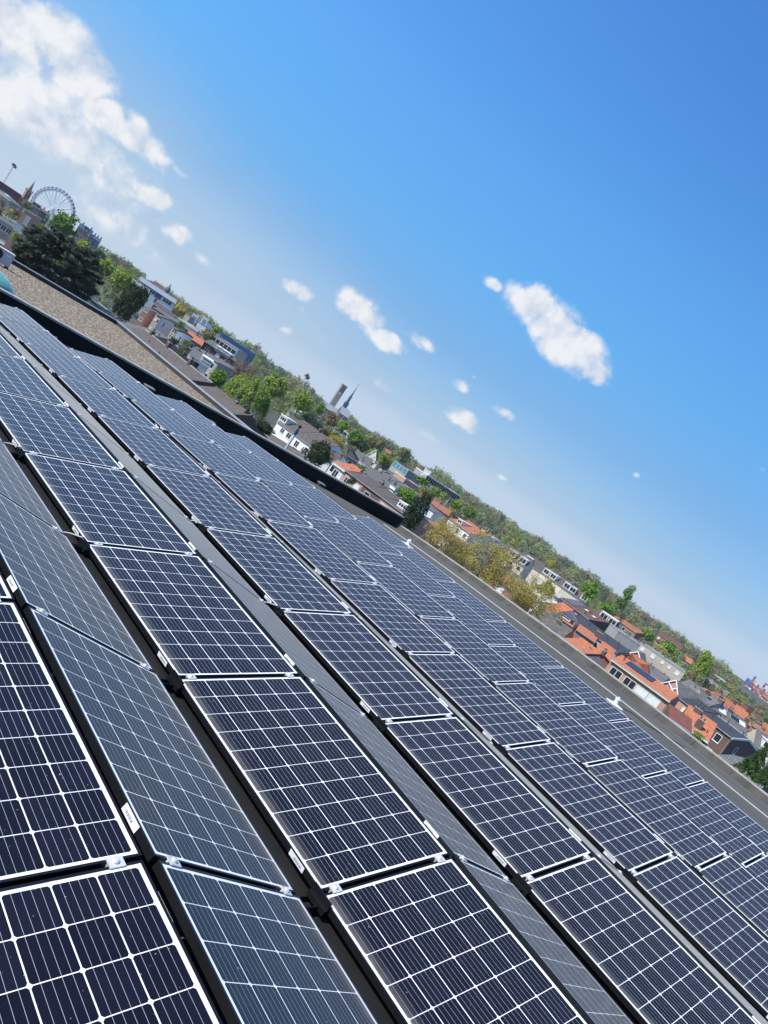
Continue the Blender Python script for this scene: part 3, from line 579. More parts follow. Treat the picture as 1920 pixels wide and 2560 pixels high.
    for cdef in chim:
        fx, fy, hh = cdef[:3]; ww = cdef[3] if len(cdef) > 3 else .8
        x, y = fx*W, fy*D; m = MB(); z0 = surf(y)-.6; z1 = surf(y)+hh
        m.box(x-ww/2, x+ww/2, y-.32, y+.32, z0, z1); ch = m.build('chimney', MT['darkbrick'] if len(cdef) < 5 else MT[cdef[4]], t)
        m = MB(); m.box(x-ww/2-.06, x+ww/2+.06, y-.38, y+.38, z1, z1+.09); m.build('cap', MT['coping'], ch)
        m = MB()
        for q in (-.2, .2): m.lathe([(.10, z1+.09), (.09, z1+.42)], x+q*ww/.8, y, 8)
        m.build('chimney_pot', MT['dark'], ch)
        if not flat:
            m = MB(); f0, f1 = y-.45, y+.4; m.slab([(x-ww/2-.2, f0, surf(f0)+.015), (x+ww/2+.2, f0, surf(f0)+.015), (x+ww/2+.2, f1, surf(f1)+.015), (x-ww/2-.2, f1, surf(f1)+.015)], .01); m.build('flashing', MT['felt2'], ch)
    for fx, fs, ww, ll in sky:
        x = fx*W; y0 = fs*dp if not flat else fs*D; L = math.hypot(dp, hr) if not flat else 1; y1 = y0 + (ll*dp/L if not flat else ll)
        m = MB(); m.slab([(x-ww/2, y0, surf(y0)+.07), (x+ww/2, y0, surf(y0)+.07), (x+ww/2, y1, surf(y1)+.07), (x-ww/2, y1, surf(y1)+.07)], .07)
        s = m.build('skylight', MT['zinc' if not flat else 'white'], t)
        m = MB(); g = .08; m.slab([(x-ww/2+g, y0+g, surf(y0+g)+.078), (x+ww/2-g, y0+g, surf(y0+g)+.078), (x+ww/2-g, y1-g, surf(y1-g)+.078), (x-ww/2+g, y1-g, surf(y1-g)+.078)], .006); m.build('pane', MT['blind' if (fx*7) % 1 > .4 else 'glass'], s)
    for fx, fs, hh in pipes:
        x, y = fx*W, fs*(dp if not flat else D); m = MB(); z = surf(y); m.tube([(x, y, z-.1), (x, y, z+hh)], .07, 8); m.tube([(x, y, z+hh*.8), (x, y, z+hh)], .11, 8); m.build('vent_pipe', MT['dark'], t)
    for d in dorm:
        fx, ww, hh, y0 = d[:4]; mat_ = d[4] if len(d) > 4 else 'white'; nspl = d[5] if len(d) > 5 else 2
        x = fx*W; z0 = surf(max(y0, 0)) - .1; z1 = z0+hh; y1 = min(D*.8, max(y0+1.2, (dp*hh/hr if hr > .3 else 3)+y0)) if not flat else y0+2
        m = MB(); m.box(x-ww/2, x+ww/2, y0, y1, z0-.5, z1); db = m.build('dormer', MT[mat_], t)
        m = MB(); m.box(x-ww/2-.14, x+ww/2+.14, y0-.16, y1, z1+.002, z1+.14); m.build('dormer_roof', MT['white' if mat_ == 'white' else 'felt'], db)
        window(db, x-ww/2+.15, y0, z0+.35, ww-.3, hh-.5, 'white', 'glass', 'f', nspl)
    for fx, ww, hh, mat_ in xg:
        x = fx*W; z0 = E; y0 = -.25; y1 = dp*min(1, hh/max(hr, .4))+.2; zb_ = z0-.9; ap = (x, z0+hh)
        m = MB(); m.face([(x-ww/2, y0, zb_), (x+ww/2, y0, zb_), (x+ww/2, y0, z0), (x, y0, z0+hh), (x-ww/2, y0, z0)]); m.face([(x-ww/2, 0, zb_), (x-ww/2, y0, zb_), (x-ww/2, y0, z0), (x-ww/2, 0, z0)]); m.face([(x+ww/2, y0, zb_), (x+ww/2, 0, zb_), (x+ww/2, 0, z0), (x+ww/2, y0, z0)])
        gb = m.build('gable', MT[mat_], t)
        m = MB()
        m.slab([(x-ww/2-.2, y0-.2, z0-.1), (x, y0-.2, z0+hh+.1), (x, y1+1.5, z0+hh+.1), (x-ww/2-.2, y1-.6, z0-.1)][::-1], .1); m.slab([(x, y0-.2, z0+hh+.1), (x+ww/2+.2, y0-.2, z0-.1), (x+ww/2+.2, y1-.6, z0-.1), (x, y1+1.5, z0+hh+.1)][::-1], .1); m.build('gable_roof', MT['lgrey'], gb)
        m = MB()
        for p, q in (((x-ww/2-.2, z0-.12), (x, z0+hh+.08)), ((x+ww/2+.2, z0-.12), (x, z0+hh+.08)), ((x-ww*.22, z0+hh*.5), (x+ww*.30, z0-.02)), ((x+ww*.02, z0+hh*.05), (x+ww*.24, z0+hh*.52))):
            d = Vector((q[0]-p[0], 0, q[1]-p[1])).normalized(); n = Vector((-d.z, 0, d.x))*.09; a, b = Vector((p[0], 0, p[1])), Vector((q[0], 0, q[1])); f0, f1 = Vector((0, y0-.28, 0)), Vector((0, y0-.205, 0))
            m.hexa([a-n+f0, b-n+f0, b-n+f1, a-n+f1], [a+n+f0, b+n+f0, b+n+f1, a+n+f1])
        m.build('bargeboard', MT['white'], gb)
        window(gb, x-.4, y0, z0-.55, .8, .75, 'white', 'glass', 'f', 1)
    if pv:
        fx0, fx1, s0, s1, n, mat_ = pv
        for k in range(n):
            xa = W*(fx0+(fx1-fx0)*k/n)+.03; xb = W*(fx0+(fx1-fx0)*(k+1)/n)-.03; ya, yb = s0*dp, s1*dp
            m = MB(); m.slab([(xa, ya, surf(ya)+.11), (xb, ya, surf(ya)+.11), (xb, yb, surf(yb)+.11), (xa, yb, surf(yb)+.11)], .04)
            m.build('solar_collector', MT[mat_], t)
    if band:
        for z0, z1, mt in band:
            m = MB(); n = max(2, int(W/2.6)); bm2 = MB()
            m.box(.4, W-.4, -.03, -.002, E-z1, E-z0); fr = m.build('window_band', MT[mt], t)
            for k in range(1, n*2): bm2.box(.4+(W-.8)*k/(n*2)-.05, .4+(W-.8)*k/(n*2)+.05, -.07, -.031, E-z1, E-z0)
            bm2.build('mullions', MT['white'], fr)
    return t
G1 = 'terraced houses beyond the roof edge'
# right: near rows
house('pantiled_house', 'pink brick house with four white windows under solar collectors and orange tiles', (101.83, 41.83, -6.61, -1.3675, 9.06, 4.0, 0.71, 1.0), 'pinkbrick', 'orange', fascia='cream', fasz=.25, ov=.45,
      wins=[(.16, .80, 1.7, 1.4), (.40, .80, 1.7, 1.4), (.60, .80, 1.7, 1.35, 'blind'), (.80, .80, 1.7, 1.35, 'blind')], pv=(.16, .62, .35, .97, 4, 'glass'), pipes=[(.10, .6, .5)], lz='orange', group=G1)
house('pantiled_house', 'narrow orange roofed house with dark brick gable and two chimneys', (104.23, 30.9, -8.0, -1.2513, 4.2, 4.54, 1.88, 1.29), 'darkbrick', 'orange', chim=[(.30, .46, .5, 1.0), (.52, .1, 1.1, .9)], pipes=[(.82, .3, .35)],
      gw=[(.18, 1.2, .25, 1.1), (.42, 1.0, .22, 1.2), (.50, 1.0, .22, 1.2)], fascia='white', group=G1)
house('lean_to', 'mossy dark red lean-to roof in front of the orange roofed house', (98.89, 30.59, -8.0, -1.0262, 3.26, 3.44, 1.04, 1.32), 'darkbrick', 'mossred', shed=True, group=G1)
house('slate_house', 'dark grey roofed terrace house at the left end of its long ridge', (136.83, 69.05, -8.0, -1.6923, 7.72, 5.26, 1.12, 1.11), 'grey', 'dgrey', pipes=[(.1, .7, .5), (.45, .8, .5), (.8, .9, .4), (.6, .5, .4)], group=G1)
house('slate_house', 'dark grey roofed terrace house left of the first white crossed gable', (135.9, 61.39, -8.0, -1.5995, 6.16, 5.19, 1.16, 1.08), 'grey', 'dgrey', pipes=[(.2, .6, .5), (.5, .9, .5), (.75, .4, .5), (.9, .9, .4)], group=G1)
house('slate_house', 'dark roofed house with pink gable crossed by white boards, left of two', (140.33, 55.74, -8.0, -1.368, 7.92, 5.23, 1.06, 1.09), 'pinkbrick', 'lgrey', xg=[(.20, 4.4, 2.0, 'pinkbrick')], pipes=[(.5, .8, .7), (.6, .6, .5), (.85, .9, .4)], group=G1)
house('slate_house', 'dark roofed house with pink gable crossed by white boards, right of two', (138.59, 46.7, -8.0, -1.9625, 8.13, 5.34, 1.26, 1.14), 'pinkbrick', 'dgrey', xg=[(.28, 4.4, 2.0, 'pinkbrick')], pipes=[(.7, .7, .5), (.9, .5, .5)], group=G1)
house('slate_house', 'long dark grey roof ending in a broad white gable board', (135.49, 39.19, -8.0, -1.7276, 7.68, 5.5, 1.01, 1.21), 'darkbrick', 'dgrey', verge='white', pipes=[(.25, .5, .5), (.45, .95, .7), (.7, .5, .5), (.85, .9, .6)], lz='felt2', group=G1)
house('grey_tiled_house', 'grey tiled terrace roof with dark solar sheet and white skylight', (147.85, 48.8, -8.0, -1.765, 7.52, 4.89, 2.68, 0.96), 'grey', 'lgrey', sky=[(.75, .65, 1.6, 1.0)], pv=(.45, .95, .1, .5, 1, 'slate'), chim=[(.98, .5, .5)], pipes=[(.3, .8, .5)], group=G1)
house('grey_tiled_house', 'grey tiled roof with two bright blue solar collectors between white skylights', (146.4, 41.42, -8.0, -0.8636, 5.11, 4.91, 2.61, 0.96), 'grey', 'ggrey', sky=[(.45, .45, 1.6, 1.6), (.93, .45, 1.6, 1.6)], pv=(.60, 1.0, .72, .98, 2, 'pvblue'), chim=[(.3, .5, .5)], dorm=[(.6, 1.6, .8, .5, 'dark', 1)], group=G1)
house('grey_tiled_house', 'grey tiled roof with a row of five white rooflights', (149.72, 37.54, -8.0, -0.9881, 4.53, 5.1, 2.35, 1.04), 'grey', 'ggrey', sky=[(.32, .55, .75, 1.5), (.45, .55, .75, 1.5), (.58, .55, .75, 1.5), (.71, .55, .75, 1.5), (.84, .55, .75, 1.5)], chim=[(.2, .45, .5), (.98, .5, .6)], group=G1)
house('grey_tiled_house', 'grey roofed house with white box dormer at the right picture edge', (153.7, 32.88, -8.0, -1.1885, 3.51, 6.16, 2.25, 1.52), 'cream', 'ggrey', dorm=[(.72, 2.6, 1.5, .8, 'white', 2)], group=G1)
house('pantiled_house', 'orange hipped roof with red brown slope and slim chimneys behind grey terrace', (195.56, 57.4, -8.0, -1.0577, 5.35, 4.78, 1.75, 0.91), 'redbrick', 'orange2', hip=(1, 0), chim=[(.5, .5, 1.2), (.9, .5, 1.2)], group=G1)
house('pantiled_house', 'orange roofed house in the far row, left of the big brick chimney', (189.96, 50.5, -8.0, -0.8669, 4.56, 4.7, 2.23, 0.88), 'redbrick', 'orange2', chim=[(.05, .3, .7), (.95, .5, .8)], pipes=[(.7, .3, .5)], group=G1)
house('pantiled_house', 'bright orange roofed house beneath the big brick chimney in far row', (199.0, 48.7, -8.0, -0.8673, 4.03, 4.85, 2.12, 0.94), 'redbrick', 'orange', chim=[(.96, .5, 1.6, 1.4)], group=G1)
house('pantiled_house', 'golden orange roof at the far right edge below the brown roofs', (210.61, 47.71, -8.0, -1.72, 5.58, 5.16, 1.96, 1.06), 'redbrick', 'orangegreen', chim=[(.1, .2, .6), (.4, .1, .5)], group=G1)
house('brown_roofed_house', 'brown red roofed house with two chimneys behind the far orange row', (248.5, 61.53, -8.0, -1.3295, 6.35, 4.76, 1.38, 0.91), 'redbrick', 'brownred', chim=[(.2, .5, 1.0), (.5, .5, 1.0)], group=G1)
house('long_shed', 'long plain grey sheet roof behind the orange hipped roof', (285.55, 85.34, -9.66, -1.2819, 9.16, 9.0, 2.18, 1.0), 'grey', 'zinc', sky=[(.25, .6, 3, 2)], pipes=[(.4, .5, .6)])
house('brown_roofed_house', 'distant grey roofs below the wooded hill right of the columnar tree', (401.1, 117.76, -9.46, -1.2863, 7.59, 7.0, 1.92, 1.0), 'lilac', 'felt', chim=[(.2, .5, 1.2), (.8, .5, 1.2)], dorm=[(.3, 2.5, 1.8, 1, 'white', 2), (.7, 2.5, 1.8, 1, 'white', 2)])
house('pantiled_house', 'small bright orange roof left of the columnar tree', (311.2, 103.78, -7.26, -1.2505, 3.77, 5.0, 1.41, 1.0), 'redbrick', 'orange')
house('brown_roofed_house', 'dark grey roofed house in front of the small bright orange roof', (259.01, 87.37, -8.0, -1.2474, 3.91, 4.96, 1.03, 0.98), 'grey', 'felt', pipes=[(.3, .4, .8), (.7, .6, .8)], fascia='white')
house('apartment_block', 'long beige flat fronted block with small white windows', (175.22, 68.34, -5.58, -1.2503, 11.39, 0.0, 0.0, 1.0), 'stone', 'felt2', flat=True, D=9, wins=[(.10, .7, .9, .9, 'blind', 2), (.34, .7, .9, .9, 'blind', 2), (.55, .7, .6, .7, 'blind', 1), (.70, .7, .6, .7, 'blind', 1), (.88, .7, .9, .9, 'blind', 2)], fascia='felt2', chim=[(.05, .3, .6)])
house('pantiled_house', 'orange hipped roof peeping over the beige flat fronted block', (258.14, 95.88, -8.0, -1.2173, 4.02, 5.37, 1.28, 1.16), 'redbrick', 'orange', hip=(1, 1))
house('brown_roofed_house', 'red brown hipped roof in front of the beige block', (178.38, 63.44, -8.0, -1.2321, 4.45, 4.52, 1.61, 1.28), 'darkbrick', 'brownred', hip=(0, 1), chim=[(.1, .5, 1.0, .5)], group=G1)
house('brown_roofed_house', 'tall dark slate roof with pale gable beside the white dormer terrace', (176.63, 73.56, -8.0, -1.1796, 4.55, 4.33, 1.79, 1.17), 'stone', 'slate', group=G1)
house('flat_roofed_row', 'low row of flat roofs with white rooflight boxes', (164.04, 69.33, -5.84, -0.8703, 5.63, 0.0, 0.0, 1.0), 'grey', 'felt', flat=True, D=8, sky=[(.25, .2, 2.4, 1.3), (.75, .2, 1.4, 1.0), (.9, .3, 1.2, 1.0)], fascia='grey')
house('pantiled_house', 'long orange roof standing beyond the white dormer terraces', (269.74, 120.45, -8.0, -1.5644, 12.56, 5.97, 1.19, 0.99), 'redbrick', 'orange2', chim=[(.4, .5, .9)])
house('brown_roofed_house', 'long red brown roof far off among the green trees', (391.38, 146.98, -6.5, -1.213, 13.83, 7.0, 2.07, 1.0), 'redbrick', 'brownred', chim=[(.2, .5, 1.2), (.6, .5, 1.2)])
G2 = 'terraces with white box dormers'
for lab, a, dm, nch in (('left third of the brown terrace with white dormers and roof terrace rails', (222.87, 136.48, -8.0, -1.0956, 8.79, 6.31, 2.52, 1.59), [.38], 1), ('middle of the brown terrace, two white dormers close together', (226.89, 128.66, -8.0, -1.4118, 9.19, 6.31, 2.35, 1.59), [.16, .46], 2), ('right end of the brown terrace with dark slated end wall', (228.35, 119.59, -8.0, -1.0929, 8.42, 6.27, 2.24, 1.57), [.08, .34, .86], 2)):
    house('dormer_house', lab, a, 'cream', 'brown', dorm=[(f, 2.2, 1.9, .15, 'white', 2) for f in dm], chim=[(.98, .55, .9, .5)][:nch], wins=[(f, 2.2, 1.7, 1.6, 'blind', 2) for f in dm], group=G2, band=None)
house('dormer_house', 'brown terrace half hidden by the yellow tree, two white dormers', (190.16, 122.64, -8.0, -1.219, 8.54, 5.83, 2.58, 1.36), 'cream', 'brown', dorm=[(.38, 2.3, 1.9, .15), (.80, 2.3, 1.9, .15)], sky=[(.7, .9, 1.2, 1)], group=G2)
house('dormer_house', 'dark terrace right of the slated end wall with two white dormers', (200.46, 93.03, -8.0, -1.2181, 7.7, 5.73, 1.65, 1.31), 'white', 'brown', dorm=[(.32, 2.3, 2.0, .15), (.66, 2.3, 2.0, .15)], group=G2)
house('dormer_house', 'grey roofed house with white dormer and orange roof row in the yellow tree gap', (183.74, 130.27, -8.0, -1.5092, 7.29, 5.86, 2.27, 1.38), 'white', 'brown', dorm=[(.3, 2.2, 1.8, .2), (.75, 2.2, 1.8, .2)], group=G2)
house('brown_roofed_house', 'broad brown roof with skylights and a dark gable', (171.34, 89.15, -8.0, -1.8072, 11.08, 6.37, 1.64, 1.62), 'darkbrick', 'brownred', sky=[(.18, .45, 1.2, 1.0), (.50, .55, 1.1, .9), (.80, .45, 1.1, .9), (.10, .75, .7, .6)], pv=(.0, .34, .1, .9, 1, 'slate'), chim=[(.7, .08, .3, .6)], pipes=[(.6, .6, .5), (.65, .6, .5)], group=G1)
house('gable_cottage', 'pale lilac gabled house with orange roof behind the yellow tree', (118.4, 64.18, -8.0, -1.602, 2.65, 5.99, 2.14, 1.44), 'lilac', 'orange', group=G1)
house('gable_cottage', 'pale lilac walled annex with dark ridge trim beside the orange gable', (147.71, 76.06, -8.0, -0.4369, 3.3, 3.93, 0.67, 1.71), 'lilac', 'dgrey', verge='felt2', group=G1)
house('pantiled_house', 'small orange roof with sunken dormer between dark ridge and grey tiles', (121.29, 61.2, -8.0, -1.1093, 2.6, 6.19, 0.69, 1.53), 'redbrick', 'orange', dorm=[(.30, 2.0, .9, .6, 'orange2', 1)], chim=[(-.1, .5, .8, 1.0)], group=G1)
house('pantiled_house', 'orange roof with green creeper and broad chimney beside dark ridge', (122.49, 58.22, -8.0, -1.1326, 3.83, 6.25, 0.5, 1.56), 'redbrick', 'orange', chim=[(.95, .45, 1.0, 1.1)], group=G1)
house('pantiled_house', 'nearest orange roof with one skylight and pale gable wall', (97.41, 47.2, -8.0, -1.5471, 3.8, 5.17, 0.92, 1.67), 'lilac', 'orange', sky=[(.62, .62, .6, .7)], verge='dark', chim=[(.98, .5, .5, .45)], lz='orange', group=G1)
house('pantiled_house', 'plain orange roof directly left of the pink brick house', (110.65, 48.16, -8.0, -1.1659, 2.47, 5.68, 1.37, 1.29), 'redbrick', 'orange', fascia='white', group=G1)
house('pantiled_house', 'orange hipped roof rising behind the pink brick house', (126.21, 50.41, -8.0, -1.1954, 5.19, 5.19, 1.62, 1.08), 'redbrick', 'orange2', hip=(1, 1), pipes=[(.2, .5, .5)], group=G1)
house('grey_tiled_house', 'lichened grey tile roof seen through the yellow tree by the parapet', (95.87, 52.86, -8.0, -1.2208, 5.77, 5.54, 1.02, 1.92), 'redbrick', 'lichen', chim=[(.62, .35, .5, .7)], group=G1)
house('grey_tiled_house', 'grey pantile roof close behind the parapet at lower right', (97.34, 23.22, -8.0, -1.458, 5.53, 6.63, 2.65, 2.17), 'darkbrick', 'lgrey', hip=(1, 0), dorm=[(.62, 1.6, 1.0, 1.6, 'white', 1)], group=G1)
# centre
house('white_house', 'brown roofed end house just behind the round dark tree', (96.57, 108.86, -8.0, -0.9426, 3.93, 6.02, 1.18, 1.79), 'white', 'brown', chim=[(.95, .45, .7, .6)], group=G1)
house('white_house', 'white fronted house with bright orange roof and one skylight', (98.74, 105.37, -8.0, -1.3241, 3.42, 6.15, 1.16, 1.87), 'white', 'orange', sky=[(.6, .45, .7, .6)], chim=[(.98, .4, .5, .3)], wins=[(.18, .7, .9, 1.2, 'glass', 1), (.50, .9, 1.2, 1.5), (.82, .7, 1.0, 1.3, 'blind', 1)], fascia='white', fasz=.35, ov=.35, group=G1)
house('terraced_house', 'brown roofed brick house right of the orange roof, broad chimney', (99.57, 102.06, -8.0, -1.4564, 5.27, 6.12, 1.15, 1.85), 'pinkbrick', 'brown', chim=[(.72, .5, .55, .9)], sky=[(.15, .7, .9, .5)], wins=[(.25, .8, 1.2, 1.4), (.75, .8, 1.3, 1.4, 'blind')], group=G1)
house('terraced_house', 'brown roofed house with dark red wall above the black parapet', (100.17, 96.83, -8.0, -1.4858, 4.84, 6.05, 1.12, 1.81), 'darkbrick', 'brown', chim=[(.55, .52, .35, .4), (.85, .52, .3, .3)], wins=[(.35, .8, 1.4, 1.2, 'glass', 1)], group=G1)
house('terraced_house', 'pink brick house with four pane white dormer beside dark conifer', (100.58, 92.0, -8.0, -1.4931, 5.95, 5.98, 0.98, 1.77), 'pinkbrick', 'brown', dorm=[(.72, 2.7, 1.15, 1.0, 'white', 4)], wins=[(.2, .8, 1.3, 1.1, 'blind'), (.62, .8, .8, .9, 'glass', 1)], group=G1)
for lab, sp in (('grey felt roof with pale party lines, left of its white corniced row', (142.32, 146.09, -8.0, -0.779, 5.29, 7.92, 1.64, 1.74)), ('grey felt roof with pale party lines, middle of its white corniced row', (140.25, 136.76, -8.0, -1.4917, 5.69, 7.76, 1.61, 1.67)), ('grey felt roof with pale party lines, right end of white corniced row', (140.7, 131.09, -8.0, -1.5884, 5.66, 7.69, 1.46, 1.64))):
    house('corniced_house', lab, sp, 'white', 'felt', fascia='white', fasz=.7, chim=[(.5, .1, .5, .3)], wins=[(.25, 1.1, 1.0, 1.3), (.6, 1.1, 1.0, 1.3)], ov=.3, lz='felt2', group='grey roofed row with white cornice')
house('slate_house', 'small dark hipped slate roof left of the white corniced row', (132.65, 138.09, -8.0, -0.7724, 3.03, 5.23, 1.78, 1.71), 'slate', 'dgrey', hip=(0, 1))
house('terraced_house', 'dark lower roofs in front of the white corniced row', (122.1, 120.7, -8.0, -0.7989, 7.11, 7.98, 1.19, 1.77), 'grey', 'felt', chim=[(.9, .4, .5, .5)])
house('brick_block', 'plain red brown brick block behind the grey felt roofs', (157.46, 144.07, -5.38, -1.6771, 4.99, 0.0, 0.0, 1.0), 'pinkbrick', 'felt', flat=True, D=6, fascia='cream')
house('terraced_house', 'grey roof with one skylight right of the brick block', (161.37, 143.54, -8.0, -0.8496, 4.39, 5.34, 1.66, 1.78), 'grey', 'felt', sky=[(.35, .5, 1.1, 1.2)], chim=[(.98, .5, .8, .5)])
house('terraced_house', 'grey flat roofed house left of the brick block', (157.46, 146.07, -8.0, -0.5732, 4.66, 6.33, 1.36, 1.6), 'grey', 'felt', pipes=[(.4, .5, .5), (.6, .5, .5)])
house('pantiled_house', 'long red orange roof running right from the round green tree', (171.66, 144.6, -8.0, -0.8761, 10.87, 6.92, 1.16, 1.92), 'redbrick', 'orange2', chim=[(.3, .5, .6), (.65, .5, .6)], group=G1)
house('white_house', 'red orange roofed house with white gable amid the yellow tree', (169.95, 129.18, -8.0, -1.7287, 10.2, 6.7, 2.13, 1.79), 'white', 'orange2', chim=[(.5, .5, .6), (.8, .5, .6)], dorm=[(.35, 2, 1.4, .4)], group=G1)
house('gable_cottage', 'pale blue grey house with dark hipped roof by the conifer', (154.27, 126.42, -8.0, -1.2169, 3.41, 4.54, 0.86, 2.29), 'lilac', 'felt', hip=(0, 1), group=G1)
house('pantiled_house', 'weathered orange roof behind the yellow tree next to the conifer', (114.49, 93.23, -8.0, -1.4555, 8.43, 6.02, 0.6, 2.26), 'redbrick', 'orange2', chim=[(.2, .5, .6)], group=G1)
house('pantiled_house', 'orange roof glimpsed through the middle of the yellow tree', (109.22, 69.5, -8.0, -1.3719, 4.93, 5.64, 0.9, 1.99), 'redbrick', 'orange2', hip=(0, 1), group=G1)
house('grey_tiled_house', 'dark grey roof glimpsed behind the yellow tree', (122.38, 84.48, -8.0, -0.7253, 14.22, 6.65, 0.57, 1.77), 'stone', 'felt', chim=[(.3, .5, .6), (.7, .5, .6)], group=G1)
house('white_cube_block', 'white cubic stair tower of the long glazed block', (249.03, 214.06, -1.29, -0.8645, 3.13, 0.0, 0.0, 1.0), 'white', 'white', flat=True, D=7, fascia='white')
house('glazed_block', 'long glazed office block with white edge right of the white cube', (249.07, 210.92, -3.08, -0.2508, 21.13, 0.0, 0.0, 1.0), 'grey', 'felt2', flat=True, D=10, fascia='white', band=[(.5, 2.6, 'glass'), (4.0, 6.5, 'felt')])
house('glazed_block', 'teal clad low block left of the white cube', (189.15, 176.1, -4.08, -1.5588, 7.68, 0.0, 0.0, 1.0), 'grey', 'felt', flat=True, D=8, band=[(.4, 1.9, 'teal')])
house('glazed_block', 'long grey flat roofed wing in front of the glazed block', (215.45, 191.73, -5.18, -0.8859, 18.68, 0.0, 0.0, 1.0), 'grey', 'felt2', flat=True, D=8, fascia='felt2')
house('white_house', 'white fronted house under willow with white box dormer', (96.05, 122.05, -8.0, -1.4464, 5.54, 5.98, 2.6, 2.24), 'white', 'brown', dorm=[(.10, 2.1, 1.35, .3, 'white', 3)], wins=[(.42, .55, 1.1, 1.0), (.80, .55, 1.3, 1.1)], chim=[(.95, .5, .5, .35)], group=G1)
house('white_house', 'white house with brown roof and grey lean-to skylights', (96.45, 115.88, -8.0, -1.4507, 5.81, 5.94, 2.6, 2.21), 'white', 'brown', sky=[(.30, .12, .6, .7), (.62, .12, .6, .7)], chim=[(.35, .75, .45, .35), (.6, .75, .3, .3)], group=G1)
house('brown_roofed_house', 'long brown roof ending behind the round dark tree', (109.96, 123.43, -8.0, -0.6933, 4.66, 6.88, 1.0, 1.89), 'white', 'brown', chim=[(.2, .5, .5, .4), (.9, .5, .5, .4)], group=G1)
house('brown_roofed_house', 'brown roof with three small chimneys behind the white houses', (117.75, 147.6, -8.0, -0.8675, 9.71, 7.19, 0.4, 2.07), 'white', 'brown', chim=[(.1, .5, .6, .4), (.3, .5, .6, .4), (.8, .5, .6, .4)], group=G1)
house('brown_roofed_house', 'grey roofed house with pale gable below the bright green tree', (139.47, 174.93, -8.0, -0.6798, 5.05, 5.65, 1.61, 1.99), 'cream', 'felt', dorm=[(.5, 1.8, 1.1, .8, 'white', 2)], hip=(0, 1))
house('outbuilding', 'low brown tiled roof just over the black wall by the flue', (65.95, 84.82, -8.0, -0.379, 7.44, 4.95, 0.38, 2.72), 'redbrick', 'lichen', chim=[(.97, .5, .55, .6, 'stone'), (.28, .8, .55, .5, 'stone')])
house('white_house', 'distant white villa with two white dormers among trees', (191.38, 210.76, -8.0, -0.7422, 6.31, 4.51, 1.01, 1.27), 'white', 'felt', dorm=[(.10, 2.2, 1.5, .2, 'white', 1), (.48, 3.2, 1.9, .2, 'white', 2), (.90, 2.0, 1.5, .2, 'white', 1)], wins=[(.2, .8, 1.2, 1.2), (.5, .8, 1.2, 1.2), (.8, .8, 1.2, 1.2)])
house('white_house', 'small pale house with pointed gable between olive trees', (186.83, 184.15, -8.0, -1.1406, 3.79, 4.54, 1.9, 1.29), 'cream', 'felt', xg=[(.2, 3.6, 3.2, 'cream')])
house('pantiled_house', 'small orange house high among far trees by a white roof', (236.85, 227.56, -4.68, -0.8094, 2.89, 5.24, 0.94, 1.1), 'redbrick', 'orange2')
# left
house('shingled_building', 'large low pitched brown shingle roof beside the gravel roof', (55.99, 118.66, -7.5, -1.5797, 24.29, 4.6, 1.62, 3.67), 'darkbrick', 'brown', chim=[(.36, .5, .8, .8), (.68, .5, .8, .7), (.10, .5, .6, .6)], lz='felt2', pipes=[(.3, .5, .3), (.55, .3, .3)])
house('shingled_building', 'grey felt end of the shingle roof with white edge strips', (55.87, 123.08, -7.5, -1.4981, 4.31, 9.46, 2.23, 3.58), 'pinkbrick', 'felt', pipes=[(.9, .8, .5)], sky=[(.6, .85, .5, .3)])
house('shingled_building', 'lower brown shingle roof near the willow', (55.53, 91.81, -7.5, -1.5707, 10.22, 3.99, 1.59, 3.29), 'darkbrick', 'brown', chim=[(.6, .5, .2, .4)])
house('lilac_annex', 'pale lilac walled annex below the shingle roof ridge', (88.73, 149.51, -8.76, -0.5452, 3.96, 0.0, 0.0, 1.0), 'lilac', 'felt', flat=True, D=5, fascia='dark')
house('brick_townhouse', 'flat topped brick house with white window strips by dark conifers', (91.05, 182.53, -4.77, -0.7156, 1.47, 0.0, 0.0, 1.0), 'redbrick', 'felt', flat=True, D=9, fascia='coping', wins=[(.5, .5, 1.0, .8, 'glass', 3), (.5, 3.0, 1.0, .8, 'glass', 3)], group='tall brick houses with plain side walls')
house('brick_townhouse', 'beige brick house with long white side wall', (91.44, 176.7, -4.67, -0.8702, 1.7, 5.0, 0.02, 1.0), 'white', 'felt', front='beigebrick', D=9, verge='felt2', wins=[(.3, .9, .5, .8, 'blind', 1), (.7, 1.1, .45, .9, 'glass', 1), (.3, 3.4, .5, .8, 'blind', 1), (.7, 3.7, .45, .9, 'glass', 1)], group='tall brick houses with plain side walls')
house('brick_townhouse', 'beige brick house with four small windows and white side wall', (83.96, 153.45, -4.37, -0.8944, 1.35, 5.0, 0.03, 1.0), 'white', 'dgrey', front='beigebrick', D=9, verge='dark', wins=[(.3, .5, .4, .7, 'glass', 1), (.7, .5, .4, .7, 'glass', 1), (.3, 1.7, .4, .7, 'glass', 1), (.7, 1.7, .4, .7, 'glass', 1)], group='tall brick houses with plain side walls')
house('long_terrace', 'long dark red brick terrace with low black roof edge', (97.25, 190.59, -4.4, -0.6457, 24.2, 5.0, 0.44, 1.0), 'maroon', 'felt', fascia='dark', dorm=[(.78, 1.4, .8, -.2, 'white', 1), (.84, 1.4, .8, -.2, 'white', 1), (.9, 1.2, .8, -.2, 'white', 1)], pipes=[(.3, .6, .7), (.5, .6, .7), (.7, .4, .7), (.8, .6, .7)])
